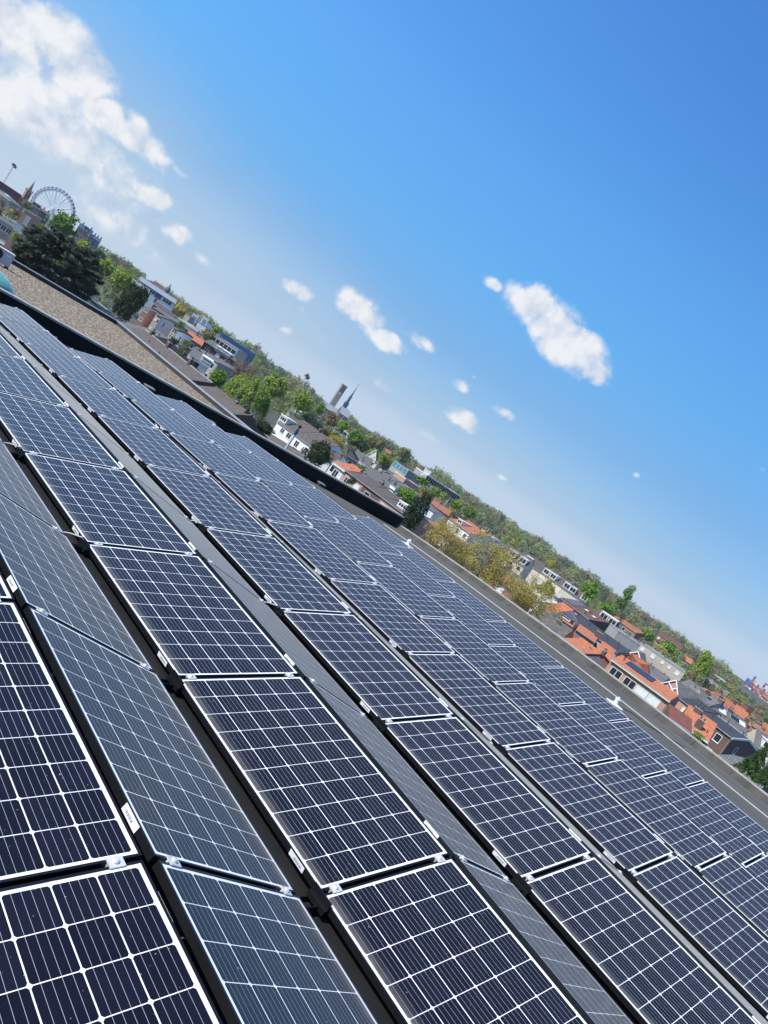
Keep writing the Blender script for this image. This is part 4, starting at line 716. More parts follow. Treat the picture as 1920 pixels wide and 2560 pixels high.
house('brown_roofed_house', 'brown roofs with white skylights in front of the domed building', (108.27, 213.04, -4.32, -0.4775, 6.7, 6.0, 0.76, 1.0), 'redbrick', 'brownred', sky=[(.3, .5, 2.0, 1.2), (.6, .6, 2.0, 1.0), (.75, .3, 2.2, 1.2)], chim=[(.0, .5, 1.0, .6), (.9, .5, .8, .6)])
house('domed_building', 'long grey and blue building with round windows below the small dome', (163.35, 342.01, -2.44, -0.4503, 18.54, 8.0, 1.72, 1.0), 'lilac', 'zinc', band=[(2.9, 4.0, 'white')], fascia='dark', wins=[(.30, .5, 1.5, 1.5, 'glass', 1), (.36, .5, 1.5, 1.5, 'glass', 1), (.43, .5, 1.5, 1.5, 'glass', 1), (.56, .3, 3.2, 2.2, 'pvblue', 1), (.73, .5, 1.5, 1.5, 'glass', 1), (.80, .5, 1.5, 1.5, 'glass', 1), (.87, .5, 1.5, 1.5, 'glass', 1)])
house('flat_roofed_row', 'grey flat roofs with white edges left of the round window building', (138.29, 298.57, -4.08, -0.4392, 9.31, 9.58, 1.18, 1.43), 'grey', 'felt2', fascia='white', sky=[(.4, .5, 2.0, 2.0)])
house('pantiled_house', 'distant red roof left of the small dome', (204.44, 410.94, -1.75, -0.4655, 5.69, 6.0, 2.57, 1.0), 'redbrick', 'brownred')
house('concrete_block', 'weathered concrete block left of the white cubic flats', (120.94, 217.55, -1.51, -0.7585, 1.59, 0.0, 0.0, 1.0), 'stone', 'felt2', flat=True, D=7)
house('white_flats', 'white cubic flat with dark window, left of the pair', (128.47, 227.07, -0.38, -0.5214, 1.81, 0.0, 0.0, 1.0), 'white', 'white', flat=True, D=8, fascia='white', band=[(.7, 2.3, 'glass')], group='white cubic flats')
house('white_flats', 'white cubic flat with dark window, right of the pair', (131.2, 225.48, 0.59, -0.5334, 1.86, 0.0, 0.0, 1.0), 'white', 'white', flat=True, D=8, fascia='white', band=[(.7, 2.6, 'glass')], group='white cubic flats')
house('grey_flats', 'grey flats with black window strips under the white cubes', (125.22, 220.87, -1.58, -0.6588, 9.67, 0.0, 0.0, 1.0), 'zinc', 'felt2', flat=True, D=12, fascia='felt2', band=[(.3, 1.6, 'white'), (4.2, 5.6, 'glass')])
house('grey_roofed_hall', 'grey hipped roof in front of the white cubic flats', (115.54, 203.36, -4.03, -0.2023, 5.76, 7.0, 1.04, 1.0), 'grey', 'felt2', hip=(1, 0), chim=[(.6, .4, 1.0, .4)])
house('grey_flats', 'long grey office wing with dark window strips and white stair', (124.07, 204.09, -1.71, -0.9044, 9.01, 0.0, 0.0, 1.0), 'zinc', 'felt2', flat=True, D=10, fascia='felt2', band=[(.9, 2.0, 'glass'), (3.1, 4.2, 'glass')])
house('blue_block', 'long bright blue clad building behind the grey office wing', (152.22, 245.46, -0.77, 0.1557, 19.59, 0.0, 0.0, 1.0), 'blue', 'blue', flat=True, D=14, fascia='blue', band=[(2.0, 3.4, 'steelblue')])
house('pantiled_house', 'bright orange roof in front of the long dark red terrace', (101.11, 177.05, -5.52, -0.5271, 4.67, 5.0, 1.23, 1.0), 'redbrick', 'orange', chim=[(.5, .5, .9, .4)])
house('flat_roofed_row', 'dark felt roof with white fascia and white window strip', (81.53, 138.67, -6.47, -0.5418, 4.5, 8.0, 0.97, 1.0), 'white', 'felt', fascia='white', dorm=[(.80, 2.2, .9, -.3, 'white', 5)], chim=[(.3, .5, .3, .3), (.6, .5, .3, .3)], group='dark felt roofs on the left')
house('flat_roofed_row', 'dark felt roof behind the white window strip', (95.52, 160.6, -5.82, -1.4102, 9.02, 8.0, 0.47, 1.0), 'grey', 'felt', chim=[(.2, .5, .4, .4), (.75, .5, .4, .4)], group='dark felt roofs on the left')
house('gable_cottage', 'grey roofed house with pale wall between cedar and dark conifers', (99.15, 226.11, -8.0, -0.4205, 5.27, 6.46, 1.6, 2.61), 'lilac', 'brown', chim=[(.5, .5, .6, .4)], dorm=[(.55, 1.2, .8, .1, 'lilac', 1)])
house('outbuilding', 'small pale outbuilding with flat grey roof beside the cedar', (46.42, 104.85, -5.5, -0.1423, 2.33, 0.0, 0.0, 2.31), 'white', 'felt', flat=True, D=7, fascia='felt2')
house('cream_block', 'sunlit cream block between two yellow green trees', (123.67, 283.25, -2.71, -0.4175, 3.67, 0.0, 0.0, 1.0), 'cream', 'felt2', flat=True, D=8, fascia='cream', wins=[(.25, 1, 1.4, 1.6), (.5, 1, 1.4, 1.6), (.75, 1, 1.4, 1.6)])
house('maroon_hall', 'long maroon clad hall at the upper left edge', (112.1, 404.08, 0.03, -0.2752, 12.56, 0.0, 0.0, 1.0), 'maroon', 'felt', flat=True, D=20, fascia='maroon')
house('white_barn', 'pale walled barn with black roof below the maroon hall', (90.51, 316.64, -3.73, -0.2842, 5.13, 6.76, 0.9, 1.27), 'cream', 'felt')
house('flat_roofed_row', 'dark roofs with white rooflights right of the pale barn', (95.08, 315.27, -3.46, 0.5074, 6.41, 7.47, 1.23, 1.14), 'grey', 'felt', sky=[(.4, .5, 2.4, 2.0), (.6, .5, 1.6, 2.0)], group='dark felt roofs on the left')
house('brick_townhouse', 'brick house with pale cornice and tall white windows below the ferris wheel', (49.03, 156.78, -0.55, -0.4542, 1.68, 0.0, 0.0, 1.0), 'pinkbrick', 'felt2', flat=True, D=12, fascia='coping', wins=[(.62, .8, .5, 1.7, 'blind', 1), (.76, .8, .5, 1.7, 'blind', 1), (.15, 3.0, .45, 1.3, 'blind', 1), (.35, 3.0, .45, 1.3, 'blind', 1), (.55, 3.0, .45, 1.3, 'blind', 1), (.75, 3.0, .45, 1.3, 'blind', 1)])
house('brick_flats', 'low brick flats with dark flat roof at the left edge', (54.43, 185.1, -5.5, -0.2958, 4.38, 0.0, 0.0, 1.73), 'beigebrick', 'felt', flat=True, D=9, fascia='cream', wins=[(.2, .8, 1.0, 1.2), (.45, .8, 1.0, 1.2), (.7, .8, 1.0, 1.2), (.9, .8, .6, 1.2, 'blind', 1)])
house('brick_flats', 'pale blue grey flat roofs behind the low brick flats', (64.03, 213.89, -5.5, -0.3932, 7.68, 0.0, 0.0, 1.7), 'lilac', 'zinc', flat=True, D=6, fascia='white')
house('brick_flats', 'brown felt roof corner at left edge behind the air conditioner', (47.7, 160.48, -8.0, -0.8638, 3.73, 9.88, 0.32, 2.71), 'beigebrick', 'brown', fascia='white')
house('far_townhouses', 'distant brick townhouses seen between steeple and ferris wheel', (190.71, 589.16, -2.26, -0.3161, 7.0, 8.0, 0.99, 1.0), 'redbrick', 'felt', chim=[(.3, .5, 1.5), (.6, .5, 1.5), (.9, .5, 1.5)], dorm=[(.3, 3, 2.4, 1, 'white', 1), (.7, 3, 2.4, 1, 'white', 1)])
house('far_townhouses', 'distant dark red houses seen through the ferris wheel spokes', (203.14, 606.1, -2.11, -0.3263, 7.86, 8.0, 1.28, 1.0), 'darkbrick', 'brownred', chim=[(.3, .5, 1.5), (.7, .5, 1.5)])
house('blue_roofed_palace', 'dark blue roofed block topping the distant brick palace', (213.44, 559.86, 3.12, -0.3673, 9.75, 7.0, 2.53, 1.0), 'redbrick', 'steelblue', chim=[(.2, .4, 2.0), (.8, .4, 2.0)], dorm=[(.5, 3, 2.6, .6, 'blue', 1)], group='distant blue roofed buildings')
house('blue_roofed_palace', 'lower blue roofed wing right of the distant brick palace', (222.13, 556.44, 1.99, -0.3829, 7.19, 7.0, 1.68, 1.0), 'steelblue', 'steelblue', chim=[(.3, .5, 1.6), (.6, .5, 1.6), (.9, .5, 1.6)], group='distant blue roofed buildings')
house('brick_block', 'red brick front below the distant blue roofs', (200.34, 522.04, -0.4, -0.3697, 6.55, 0.0, 0.0, 1.0), 'pinkbrick', 'felt', flat=True, D=10, wins=[(.2, 1.2, 1.6, 2), (.5, 1.2, 1.6, 2), (.8, 1.2, 1.6, 2)], group='distant blue roofed buildings')

# ---------------------------------------------------------------- landmarks
# ferris wheel
hub = (262.75, 754.79, 3.0); fw = thing('ferris_wheel', 'white ferris wheel with dark cabins at the far left', 'ferris wheel', (hub[0], hub[1], GZ), -0.6373274913756583)
WR = 17.5; HZ = hub[2]-GZ
m = MB()
for dy in (-1.1, 1.1):
    for rr, th in ((WR, .36), (WR*.93, .2)):
        m.tube([(rr*math.cos(a), dy, HZ+rr*math.sin(a)) for a in np.linspace(0, 2*math.pi, 61)], th, 6, cap=False)
    for k in range(60):
        a0, a1 = 2*math.pi*k/60, 2*math.pi*(k+.5*(1 if k % 2 else -1))/60
        m.tube([(WR*.93*math.cos(a0), dy, HZ+WR*.93*math.sin(a0)), (WR*math.cos(a1), dy, HZ+WR*math.sin(a1))], .07, 4, cap=False)
m.build('rim', MT['whitemetal'], fw)
m = MB()
for k in range(30):
    a = 2*math.pi*k/30; th = .24 if k % 3 == 0 else .13
    for dy in (-1.1, 1.1): m.tube([(0, dy*1.6, HZ), (WR*.94*math.cos(a), dy, HZ+WR*.94*math.sin(a))], th, 5, cap=False)
m.build('spokes', MT['whitemetal'], fw)
m = MB(); m.tube([(0, -3.2, HZ), (0, 3.2, HZ)], .9, 12); m.build('hub', MT['whitemetal'], fw)
for sx in (-1, 1):
    for sy in (-1, 1):
        m = MB(); m.tube([(0, 3.0*sy, HZ), (9.5*sx, 4.5*sy, 0)], [.5, .6], 8); m.build('leg', MT['whitemetal'], fw)
m = MB()
m.lathe([(.7, -1.7), (1.35, -1.4), (1.5, -.2), (1.4, .7), (.8, 1.3), (.2, 1.6)], n=10); g0 = m.build('cabin', MT['cabin'], fw)
for k in range(36):
    a = 2*math.pi*k/36; g = g0 if k == 0 else g0.copy()
    if k: COL.objects.link(g); g.parent = fw
    g.location = ((WR+.7)*math.cos(a), 0, HZ+(WR+.7)*math.sin(a))
# brick church steeple
b = (210.9, 666.71, -1.83)
t = thing('church_steeple', 'brick church tower with slender dark spire left of the ferris wheel', 'church tower', (b[0], b[1], GZ), 0.04093162822889429)
z0 = b[2]-GZ; k = 0.30588714218104807
bw = 6.5*k; zt = z0+20*k
m = MB(); m.box(-bw, bw, -bw, bw, 0, zt); m.build('tower', MT['redbrick'], t)
m = MB()
for s in (-.45, .45): m.box(s*bw-.6, s*bw+.6, -bw-.06, -bw-.01, zt-7, zt-2)
m.build('belfry_openings', MT['dark'], t)
for sx in (-1, 1):
    for sy in (-1, 1): m = MB(); m.lathe([(.6, zt), (.5, zt+1.2), (.05, zt+2.2)], sx*bw*.9, sy*bw*.9, 6); m.build('pinnacle', MT['redbrick'], t)
m = MB(); m.lathe([(bw*.95, zt), (bw*.66, zt+5*k), (.05, zt+31*k)], n=8); m.build('spire', MT['slate'], t)
m = MB(); m.box(-bw*3.2, -bw-.1, -bw*.7, bw*.7, 0, z0); m.build('nave', MT['redbrick'], t)
# lattice mast
b = (250.74, 863.66, 1.83); e = (250.3, 863.79, 17.1)
t = thing('lattice_mast', 'thin lattice mast with dark head at the upper left edge', 'mast', (b[0], b[1], GZ))
m = MB(); H0 = e[2]-GZ
for sx in (-1, 1):
    for sy in (-1, 1): m.tube([(sx*.8, sy*.8, 0), (sx*.5, sy*.5, H0)], .14, 5)
for k in range(16):
    z = H0*k/16; s = 1 if k % 2 else -1
    m.tube([(-.7*s, -.7, z), (.7*s, -.7, z+H0/16)], .09, 4); m.tube([(-.7, .7*s, z), (-.7, -.7*s, z+H0/16)], .09, 4)
m.build('lattice', MT['steel'], t)
m = MB(); m.box(-1.6, 1.6, -1.2, 1.2, H0, H0+2.4); m.box(.9, 3.0, -.8, .8, H0-1.2, H0+1.2); m.build('head', MT['slate'], t)
# dome on the round-window building
b = (181.39, 349.72, -0.86)
t = thing('domed_turret', 'small slate dome with lantern rising from the round window building', 'turret', (b[0], b[1], GZ))
z0 = b[2]-GZ; k = 0.18802920862262
m = MB(); m.lathe([(5.5*k, 0), (5.5*k, z0+8*k)], n=8); m.build('drum', MT['steelblue'], t)
m = MB(); m.lathe([(6.3*k, z0+8*k), (6.6*k, z0+11*k), (5.6*k, z0+15*k), (3*k, z0+18*k), (1.6*k, z0+19.5*k)], n=16); m.build('dome', MT['slate'], t, smooth=True)
m = MB(); m.lathe([(1.7*k, z0+19.5*k), (1.7*k, z0+22*k), (2.2*k, z0+22.5*k), (.2*k, z0+26*k), (.15*k, z0+29*k)], n=8); m.build('lantern', MT['steelblue'], t)
# modern church with flat-topped tower and needle spire
b = (499.99, 570.48, -4.33); k = 0.384621941060182; rz = -0.7215296429126772
t = thing('church_tower', 'tall flat topped pale brick tower of the church', 'church tower', (b[0], b[1], GZ), rz+.22)
zc = b[2]-GZ; tw = 7.0*k; H1 = zc+57*k
m = MB(); m.box(-tw, tw, -tw, tw, 0, H1); m.build('shaft', MT['tower'], t)
m = MB()
for i in range(5): m.box(-tw*.62+i*tw*.3, -tw*.62+i*tw*.3+tw*.13, -tw-.08, -tw-.01, H1-19*k, H1-4.5*k)
m.build('louvres', MT['dark'], t)
m = MB(); m.box(-tw-.4, tw+.4, -tw-.4, tw+.4, H1+.02, H1+1.4*k); m.build('cornice', MT['grey'], t)
m = MB(); m.lathe([(tw*.28, 0), (tw*.28, .3)], n=20); o = m.build('clock_face', MT['white'], t); o.rotation_euler = (R_(90), 0, 0); o.location = (-tw*.1, -tw-.02, H1-23*k)
b2 = (514.86, 570.61, -2.16); t = thing('needle_spire', 'slender blue grey needle spire right of the church tower', 'church spire', (b2[0], b2[1], GZ), rz)
zb = b2[2]-GZ
m = MB(); m.lathe([(7*k, 0), (7*k, zb), (5.6*k, zb+14*k), (4.6*k, zb+15*k), (3.0*k, zb+36*k), (1.5*k, zb+50*k), (.5*k, zb+64*k), (.25*k, zb+76*k)], n=8); m.build('spire', MT['steelblue'], t)
for i in range(8):
    a = 2*math.pi*i/8
    m = MB(); m.lathe([(.8*k, zb+12*k), (.8*k, zb+17*k), (.1*k, zb+23*k)], 5.6*k*math.cos(a), 5.6*k*math.sin(a), 5); m.build('pinnacle', MT['steelblue'], t)
    m = MB(); m.lathe([(.5*k, zb+30*k), (.1*k, zb+38*k)], 3.2*k*math.cos(a), 3.2*k*math.sin(a), 5); m.build('pinnacle', MT['steelblue'], t)
m = MB(); m.box(-1.3*k, 1.3*k, -.1*k, .1*k, zb+73.5*k, zb+74.3*k); m.build('cross', MT['steelblue'], t)
house('church_nave', 'dark slate church roof with pale stone side below the tower', (481.45, 560.11, -9.74, -0.5025, 16.94, 9.0, 4.83, 1.0), 'slate', 'zinc')
house('church_nave', 'smaller dark church chapel roof right of the needle spire', (491.1, 544.91, -6.21, -0.4911, 9.59, 8.0, 6.26, 1.0), 'slate', 'zinc')
# flue pipe behind the black wall
a, b = (16.85, 22.16, -0.72), (16.85, 22.16, 0.13)
t = thing('flue_pipe', 'tall grey metal flue with blue and black top behind the wall', 'flue', (a[0], a[1], a[2]-.4))
L0 = b[2]-a[2]+.4
m = MB(); m.lathe([(.05, 0), (.05, L0*.8)], n=14); m.build('pipe', MT['steel'], t, smooth=True)
m = MB(); m.lathe([(.06, L0*.8), (.06, L0*.97), (.045, L0)], n=14); m.build('sleeve', MT['pvblue'], t, smooth=True)
m = MB(); m.lathe([(.02, L0), (.02, L0+.06)], n=8); m.lathe([(.03, L0+.06), (.07, L0+.09), (.07, L0+.14), (.03, L0+.18)], n=14); m.build('cowl', MT['black'], t, smooth=True)
# container stacks
rng = random.Random(5)
c0, c1 = (1111.38, 287.7, -8.4), (1120.76, 248.63, -7.96)
CC = [(.50, .06, .04), (.06, .08, .26), (.55, .20, .04), (.62, .60, .55), (.30, .05, .05), (.10, .12, .30), (.50, .32, .10)]
CM = [plain('container_paint', c, .5, 0, .12, .3) for c in CC]
CN = ['red', 'navy', 'orange', 'white', 'maroon', 'blue', 'ochre']
d = Vector((c1[0]-c0[0], c1[1]-c0[1], 0)); n_ = 14; d.normalize()
pb = None
for i in range(n_):
    p = Vector(c0) + (Vector(c1)-Vector(c0))*((i+.5)/n_)
    t = thing('container_stack', f'stack of coloured shipping containers at the far right, {ORD[i+1]} from the left', 'container stack', (p.x, p.y, GZ), math.atan2(d.y, d.x), 'shipping container stacks')
    wdt = (Vector(c1)-Vector(c0)).length/n_*.94; base = p.z-GZ
    for q in range(9):
        z = base - 8 + q*2.35
        if q > 4 and rng.random() < .25: break
        m = MB(); m.box(-wdt/2, wdt/2, -1.2+rng.uniform(-1, 1), 6, z, z+2.3); m.build('container', CM[rng.randrange(7) if i > 2 or rng.random() < .3 else 5], t)
    m = MB(); m.box(-wdt/2, wdt/2, -.5, 5.5, 0, base-8.02); m.build('quay', MT['grey'], t)
# distant pale streak of flowering roof and a grey far roof already stand among the trees

# ---------------------------------------------------------------- trees
def leaf_quads(P, N, size, rng, asp=1.5, along=None, rnd=.6):
    n = len(P); r = rng.normal(size=(n, 3)); N = N/(np.linalg.norm(N, axis=1, keepdims=True)+1e-9) + r*rnd; N /= np.linalg.norm(N, axis=1, keepdims=True)
    t = rng.normal(size=(n, 3)) if along is None else along + rng.normal(size=(n, 3))*.25
    t -= N*(t*N).sum(1, keepdims=True); t /= np.linalg.norm(t, axis=1, keepdims=True)+1e-9
    b = np.cross(N, t); s = size*rng.uniform(.6, 1.35, (n, 1))
    a = t*s*asp*.5; c = b*s*.5
    return np.stack([P-a, P+c*.9-a*.1, P+a, P-c*.9-a*.1], 1)
def mesh_from_quads(name, Q, tint=None):
    n = len(Q); me = bpy.data.meshes.new(name)
    me.vertices.add(4*n); me.loops.add(4*n); me.polygons.add(n)
    me.vertices.foreach_set('co', Q.reshape(-1).astype(np.float32)); me.loops.foreach_set('vertex_index', np.arange(4*n, dtype=np.int32))
    me.polygons.foreach_set('loop_start', np.arange(0, 4*n, 4, dtype=np.int32)); me.polygons.foreach_set('loop_total', np.full(n, 4, np.int32))
    if tint is not None:
        a = me.attributes.new('tint', 'FLOAT_COLOR', 'FACE'); a.data.foreach_set('color', np.concatenate([tint, np.ones((n, 1))], 1).astype(np.float32).reshape(-1))
    me.update(); me.validate(); return me
def crown_points(kind, n, rng):
    """leaf positions and outward directions in a unit crown (x, y in -1..1, z in -1..1)"""
    up = np.array([0, 0, 1.0]); along = None
    if kind in ('round', 'spread', 'sparse', 'column', 'bush'):
        k = {'round': 46, 'spread': 50, 'sparse': 70, 'column': 60, 'bush': 34}[kind]
        c = rng.normal(size=(k, 3)); c /= np.linalg.norm(c, axis=1, keepdims=True)
        c *= rng.uniform(.35, .86, (k, 1)); c[:, 2] = c[:, 2]*.95 + .06
        if kind == 'round': c[:, :2] *= (1.0 - .22*np.clip(c[:, 2:3], 0, 1) - .12*np.clip(-c[:, 2:3], 0, 1))
        if kind == 'column':
            c[:, 2] = rng.uniform(-.95, .9, k); rr = np.sqrt(np.clip(1-((c[:, 2]+.15)/1.15)**2, .03, 1))*.72; a = rng.uniform(0, 6.283, k); c[:, 0] = rr*np.cos(a); c[:, 1] = rr*np.sin(a)
        rad = rng.uniform(.17, .33, k)*(.8 if kind == 'sparse' else 1)
        i = rng.integers(0, k, n); v = rng.normal(size=(n, 3)); v /= np.linalg.norm(v, axis=1, keepdims=True)
        P = c[i] + v*(rad[i][:, None])*rng.uniform(.55, 1.1, (n, 1))
        N = v*.8 + c[i]*.7 + up*.45
        if kind != 'sparse':     # an inner layer of leaves so that the middle of the crown is closed
            q = n//5; s_ = rng.normal(size=(q, 3)); s_ /= np.linalg.norm(s_, axis=1, keepdims=True); sh = s_*rng.uniform(.5, .72, (q, 1))
            if kind == 'column': sh = sh*np.array([.62, .62, 1.15])
            P[:q] = sh; N[:q] = s_ + up*.3
    elif kind == 'cone':
        z = 1-2*rng.uniform(0, 1, n)**.62; lay = 13; zi = np.floor((z+1)/2*lay)/lay*2-1
        a = rng.uniform(0, 6.283, n); br = np.round(a/6.283*11+zi*7)/11*6.283; a = a*.4+br*.6
        rr = (1-z)/2*rng.uniform(.35, 1.0, n)**.5*(.72+.28*np.sin(a*5+zi*9))
        P = np.stack([rr*np.cos(a), rr*np.sin(a), z - .10*rr], 1); N = np.stack([np.cos(a)*.6, np.sin(a)*.6, np.full(n, .8)], 1)
        along = np.stack([np.cos(a), np.sin(a), np.full(n, -.35)], 1)
    elif kind == 'cedar':
        k = 150; a = rng.uniform(0, 6.283, k); z = rng.uniform(-.95, .95, k); R = np.sqrt(np.clip(1-(z*.92)**2, .05, 1))
        i = rng.integers(0, k, n); s = rng.uniform(.25, 1.0, n)**.6
        da = rng.normal(size=n)*.16*(1.15-s)*1.8; aa = a[i]+da
        P = np.stack([R[i]*s*np.cos(aa), R[i]*s*np.sin(aa), z[i]*.86 + .16*s + rng.normal(size=n)*.028], 1)
        N = np.stack([np.cos(aa)*.3, np.sin(aa)*.3, np.full(n, 1.0)], 1); along = np.stack([np.cos(aa), np.sin(aa), np.full(n, .35)], 1)
    elif kind == 'willow':
        k = 150; c = rng.normal(size=(k, 3)); c /= np.linalg.norm(c, axis=1, keepdims=True); c[:, 2] = np.abs(c[:, 2])*.75+.05
        i = rng.integers(0, k, n); L = rng.uniform(.5, 1.1, k); s = rng.uniform(0, 1, n)
        out = 1 + .14*np.sin(s*2.2)
        P = np.stack([c[i, 0]*.86*out, c[i, 1]*.86*out, c[i, 2] - s*L[i]], 1) + rng.normal(size=(n, 3))*.045
        P[:, 0] += s*.10
        N = c[i]*.9 + up*.35; along = np.tile(np.array([.15, 0, -1.0]), (n, 1))
    return P, N, along
CRN = {}
def crown_mesh(kind, n, size, var=0):
    key = (kind, n, size, var)
    if key not in CRN:
        rng = np.random.default_rng(hash(kind) % 1 + len(kind)*7 + var*31 + n)
        P, N, al = crown_points(kind, n, rng)
        CRN[key] = mesh_from_quads('crown', leaf_quads(P, N, size, rng, {'cone': 2.2, 'cedar': 3.2, 'willow': 3.2}.get(kind, 1.4), al))
    return CRN[key]
TRUNKS = {}
def trunk_mesh(kind, mat, h, th, seed=0):
    """tapered trunk from the ground (z = 0) with limbs into the crown; h = height of crown centre, in crown radii"""
    rng = random.Random(seed); m = MB()
    top = h+ (.85 if kind in ('cone', 'column') else .25)
    m.tube([(0, 0, 0), (.02, .01, h*.5), (0, .02, top)], [th, th*.75, th*.25], 7)
    nb = 16 if kind == 'sparse' else 7
    for k in range(nb):
        a = rng.uniform(0, 6.28); z = h - .55 + .8*k/nb; r = rng.uniform(.45, .85); rise = rng.uniform(.15, .5)
        p0 = Vector((0, 0, z)); p1 = Vector((r*.5*math.cos(a), r*.5*math.sin(a), z+rise*.6)); p2 = Vector((r*math.cos(a+.2), r*math.sin(a+.2), z+rise*1.1))
        m.tube([p0, p1, p2], [th*.38, th*.22, th*.07], 5, cap=False)
        if kind == 'sparse':
            for q in range(4):
                b = a+rng.uniform(-1, 1); st = p1.lerp(p2, rng.uniform(.1, .9)); l = rng.uniform(.25, .5)
                m.tube([st, st+Vector((l*.5*math.cos(b), l*.5*math.sin(b), l*.4)), st+Vector((l*math.cos(b+.3), l*math.sin(b+.3), l*.8))], [th*.16, th*.10, th*.04], 4, cap=False)
    return m
def tree(name, label, spec, kind, col, n=900, size=.15, var=0, bark='bark', th=.05, group=None, cat='tree', lean=0, rot=None):
    x, y, z, rx, rz = spec
    t = thing(name, label, cat, (x, y, GZ), 0, group)
    me = crown_mesh(kind, n, size, var); c = bpy.data.objects.new('crown', me); COL.objects.link(c); c.parent = t
    if not me.materials: me.materials.append(leaf(col))
    c.material_slots[0].link = 'OBJECT'; c.material_slots[0].material = leaf(col)
    c.location = (0, 0, z-GZ); c.scale = (rx, rx, rz); c.rotation_euler = (0, lean, (x*1.7+y) % 6.28 if rot is None else rot)
    m = trunk_mesh(kind, bark, (z-GZ)/rz, th, int(abs(x*13+y*7)) % 999)
    tr = m.build('trunk', MT[bark], t); tr.scale = (rx, rx, rz); tr.rotation_euler = (0, 0, 0)
    return t
BT = 'broadleaf_tree'
tree('cedar_tree', 'wide dark cedar filling the space beyond the gravel roof', (40.68, 109.67, -4.28, 6.0, 4.5), 'cedar', 'cedar', 26000, .042, rot=.4)
tree(BT, 'tall fresh green tree partly hiding the ferris wheel', (81.31, 224.95, -0.02, 4.09, 4.95), 'round', 'green', 1600, .13)
tree(BT, 'small yellow green tree between cedar and brick house', (68.78, 203.95, -3.53, 2.3, 2.11), 'bush', 'yg', 900, .16)
tree(BT, 'thin olive green tree at the left end of the cedar', (45.86, 144.14, -5.16, 1.21, 1.07), 'bush', 'yg', 700, .14)
tree(BT, 'brown budding tree behind the low brick flats', (70.93, 228.52, -3.86, 2.31, 1.47), 'bush', 'brown', 700, .14)
tree(BT, 'olive tree below the church steeple', (114.2, 356.41, -1.88, 2.96, 2.3), 'round', 'olive', 700, .16)
tree(BT, 'brown tree in front of the pale barn', (66.6, 227.25, -3.68, 1.24, 1.24), 'sparse', 'brown', 500, .12)
tree(BT, 'yellow green tree just right of the cedar top', (82.19, 208.53, -1.58, 2.67, 2.26), 'round', 'yg', 900, .16, 1)
tree(BT, 'blue green dense tree below the distant blue roofs', (125.02, 299.02, -4.13, 4.19, 4.19), 'round', 'teal', 900, .16)
tree(BT, 'yellow green tree left of the sunlit cream block', (94.51, 219.61, -2.95, 3.11, 3.11), 'round', 'yg', 1200, .15)
tree(BT, 'broad bright yellow green tree above the dark conifers', (85.61, 188.52, -2.76, 3.3, 3.3), 'round', 'yg', 1600, .13, 1)
tree('conifer_tree', 'broad black green conifer left of the brick townhouse', (61.16, 129.73, -3.69, 2.04, 3.0), 'column', 'dark', 2600, .11)
tree('conifer_tree', 'narrow black green conifer right beside the broad one', (65.69, 135.97, -2.21, 1.44, 2.44), 'column', 'dark', 2000, .12, 1)
tree('shrub', 'yellow green shrub between outbuilding and dark conifers', (56.33, 123.61, -4.18, 0.9, 0.9), 'bush', 'olive', 600, .17, cat='shrub')
tree(BT, 'golden olive tree below the wooded skyline by the concrete block', (168.08, 305.76, -3.05, 3.37, 3.37), 'round', 'yellow', 900, .15, 1)
tree(BT, 'green tree behind the white side wall', (88.91, 159.84, -3.64, 1.42, 1.24), 'bush', 'green', 600, .17)
tree(BT, 'light green tree in front of the grey flats', (102.5, 170.4, -2.26, 1.95, 1.95), 'round', 'olive', 800, .15)
tree(BT, 'yellow green tree on the grey flats roof line', (129.48, 212.5, -0.58, 2.44, 1.46), 'bush', 'yg', 700, .17)
tree('shrub', 'dark yellow tipped evergreen behind the shingle roof', (52.03, 91.53, -3.41, 0.88, 1.04), 'column', 'olive', 900, .15, 2, cat='shrub')
tree('shrub', 'dark evergreen hedge bush beside the beige brick house', (51.9, 93.8, -3.55, 0.84, 0.52), 'bush', 'dark', 700, .17, 1, cat='shrub')
tree(BT, 'dense fresh green tree left of the bare brown tree', (75.81, 116.97, -6.4, 1.74, 1.95), 'round', 'bright', 1800, .13)
tree(BT, 'half bare brown tree with open branches above the willow', (104.57, 152.55, -4.92, 4.62, 3.7), 'sparse', 'brown', 2200, .05, th=.06)
tree(BT, 'drooping light green willow in the middle of the picture left half', (76.09, 107.53, -5.4, 4.12, 3.72), 'willow', 'willow', 8500, .042)
tree(BT, 'rounder right crown of light green beside the willow', (94.66, 126.87, -2.6, 3.2, 2.56), 'round', 'willow', 2600, .11)
tree('conifer_tree', 'small black green conifer at the willow foot', (59.09, 82.3, -6.41, 1.03, 1.34), 'cone', 'dark', 1800, .10)
tree('shrub', 'dark low bushes below the willow', (59.04, 77.55, -5.93, 1.7, 1.0), 'bush', 'dark', 1500, .13, cat='shrub')
tree(BT, 'bright yellow green tree left of the church tower', (135.35, 166.57, -3.78, 3.6, 3.7), 'round', 'yg', 1500, .13, 2)
tree(BT, 'small deep green round tree below the church', (136.83, 160.75, -2.52, 1.61, 1.94), 'round', 'bright', 700, .17)
tree(BT, 'dark blue green tree below the bright yellow green one', (117.57, 139.72, -5.27, 2.24, 1.86), 'round', 'teal', 1000, .15)
tree(BT, 'dark blue green tree in front of its twin near the white houses', (111.85, 129.85, -5.46, 1.75, 1.58), 'bush', 'teal', 900, .15)
tree(BT, 'brownish open tree under the church chapel', (156.56, 176.68, -4.05, 3.13, 2.65), 'round', 'brown', 900, .14)
tree(BT, 'vivid green tree right of the brownish one below the chapel', (167.9, 183.25, -4.09, 2.16, 2.16), 'round', 'bright', 700, .17, 1)
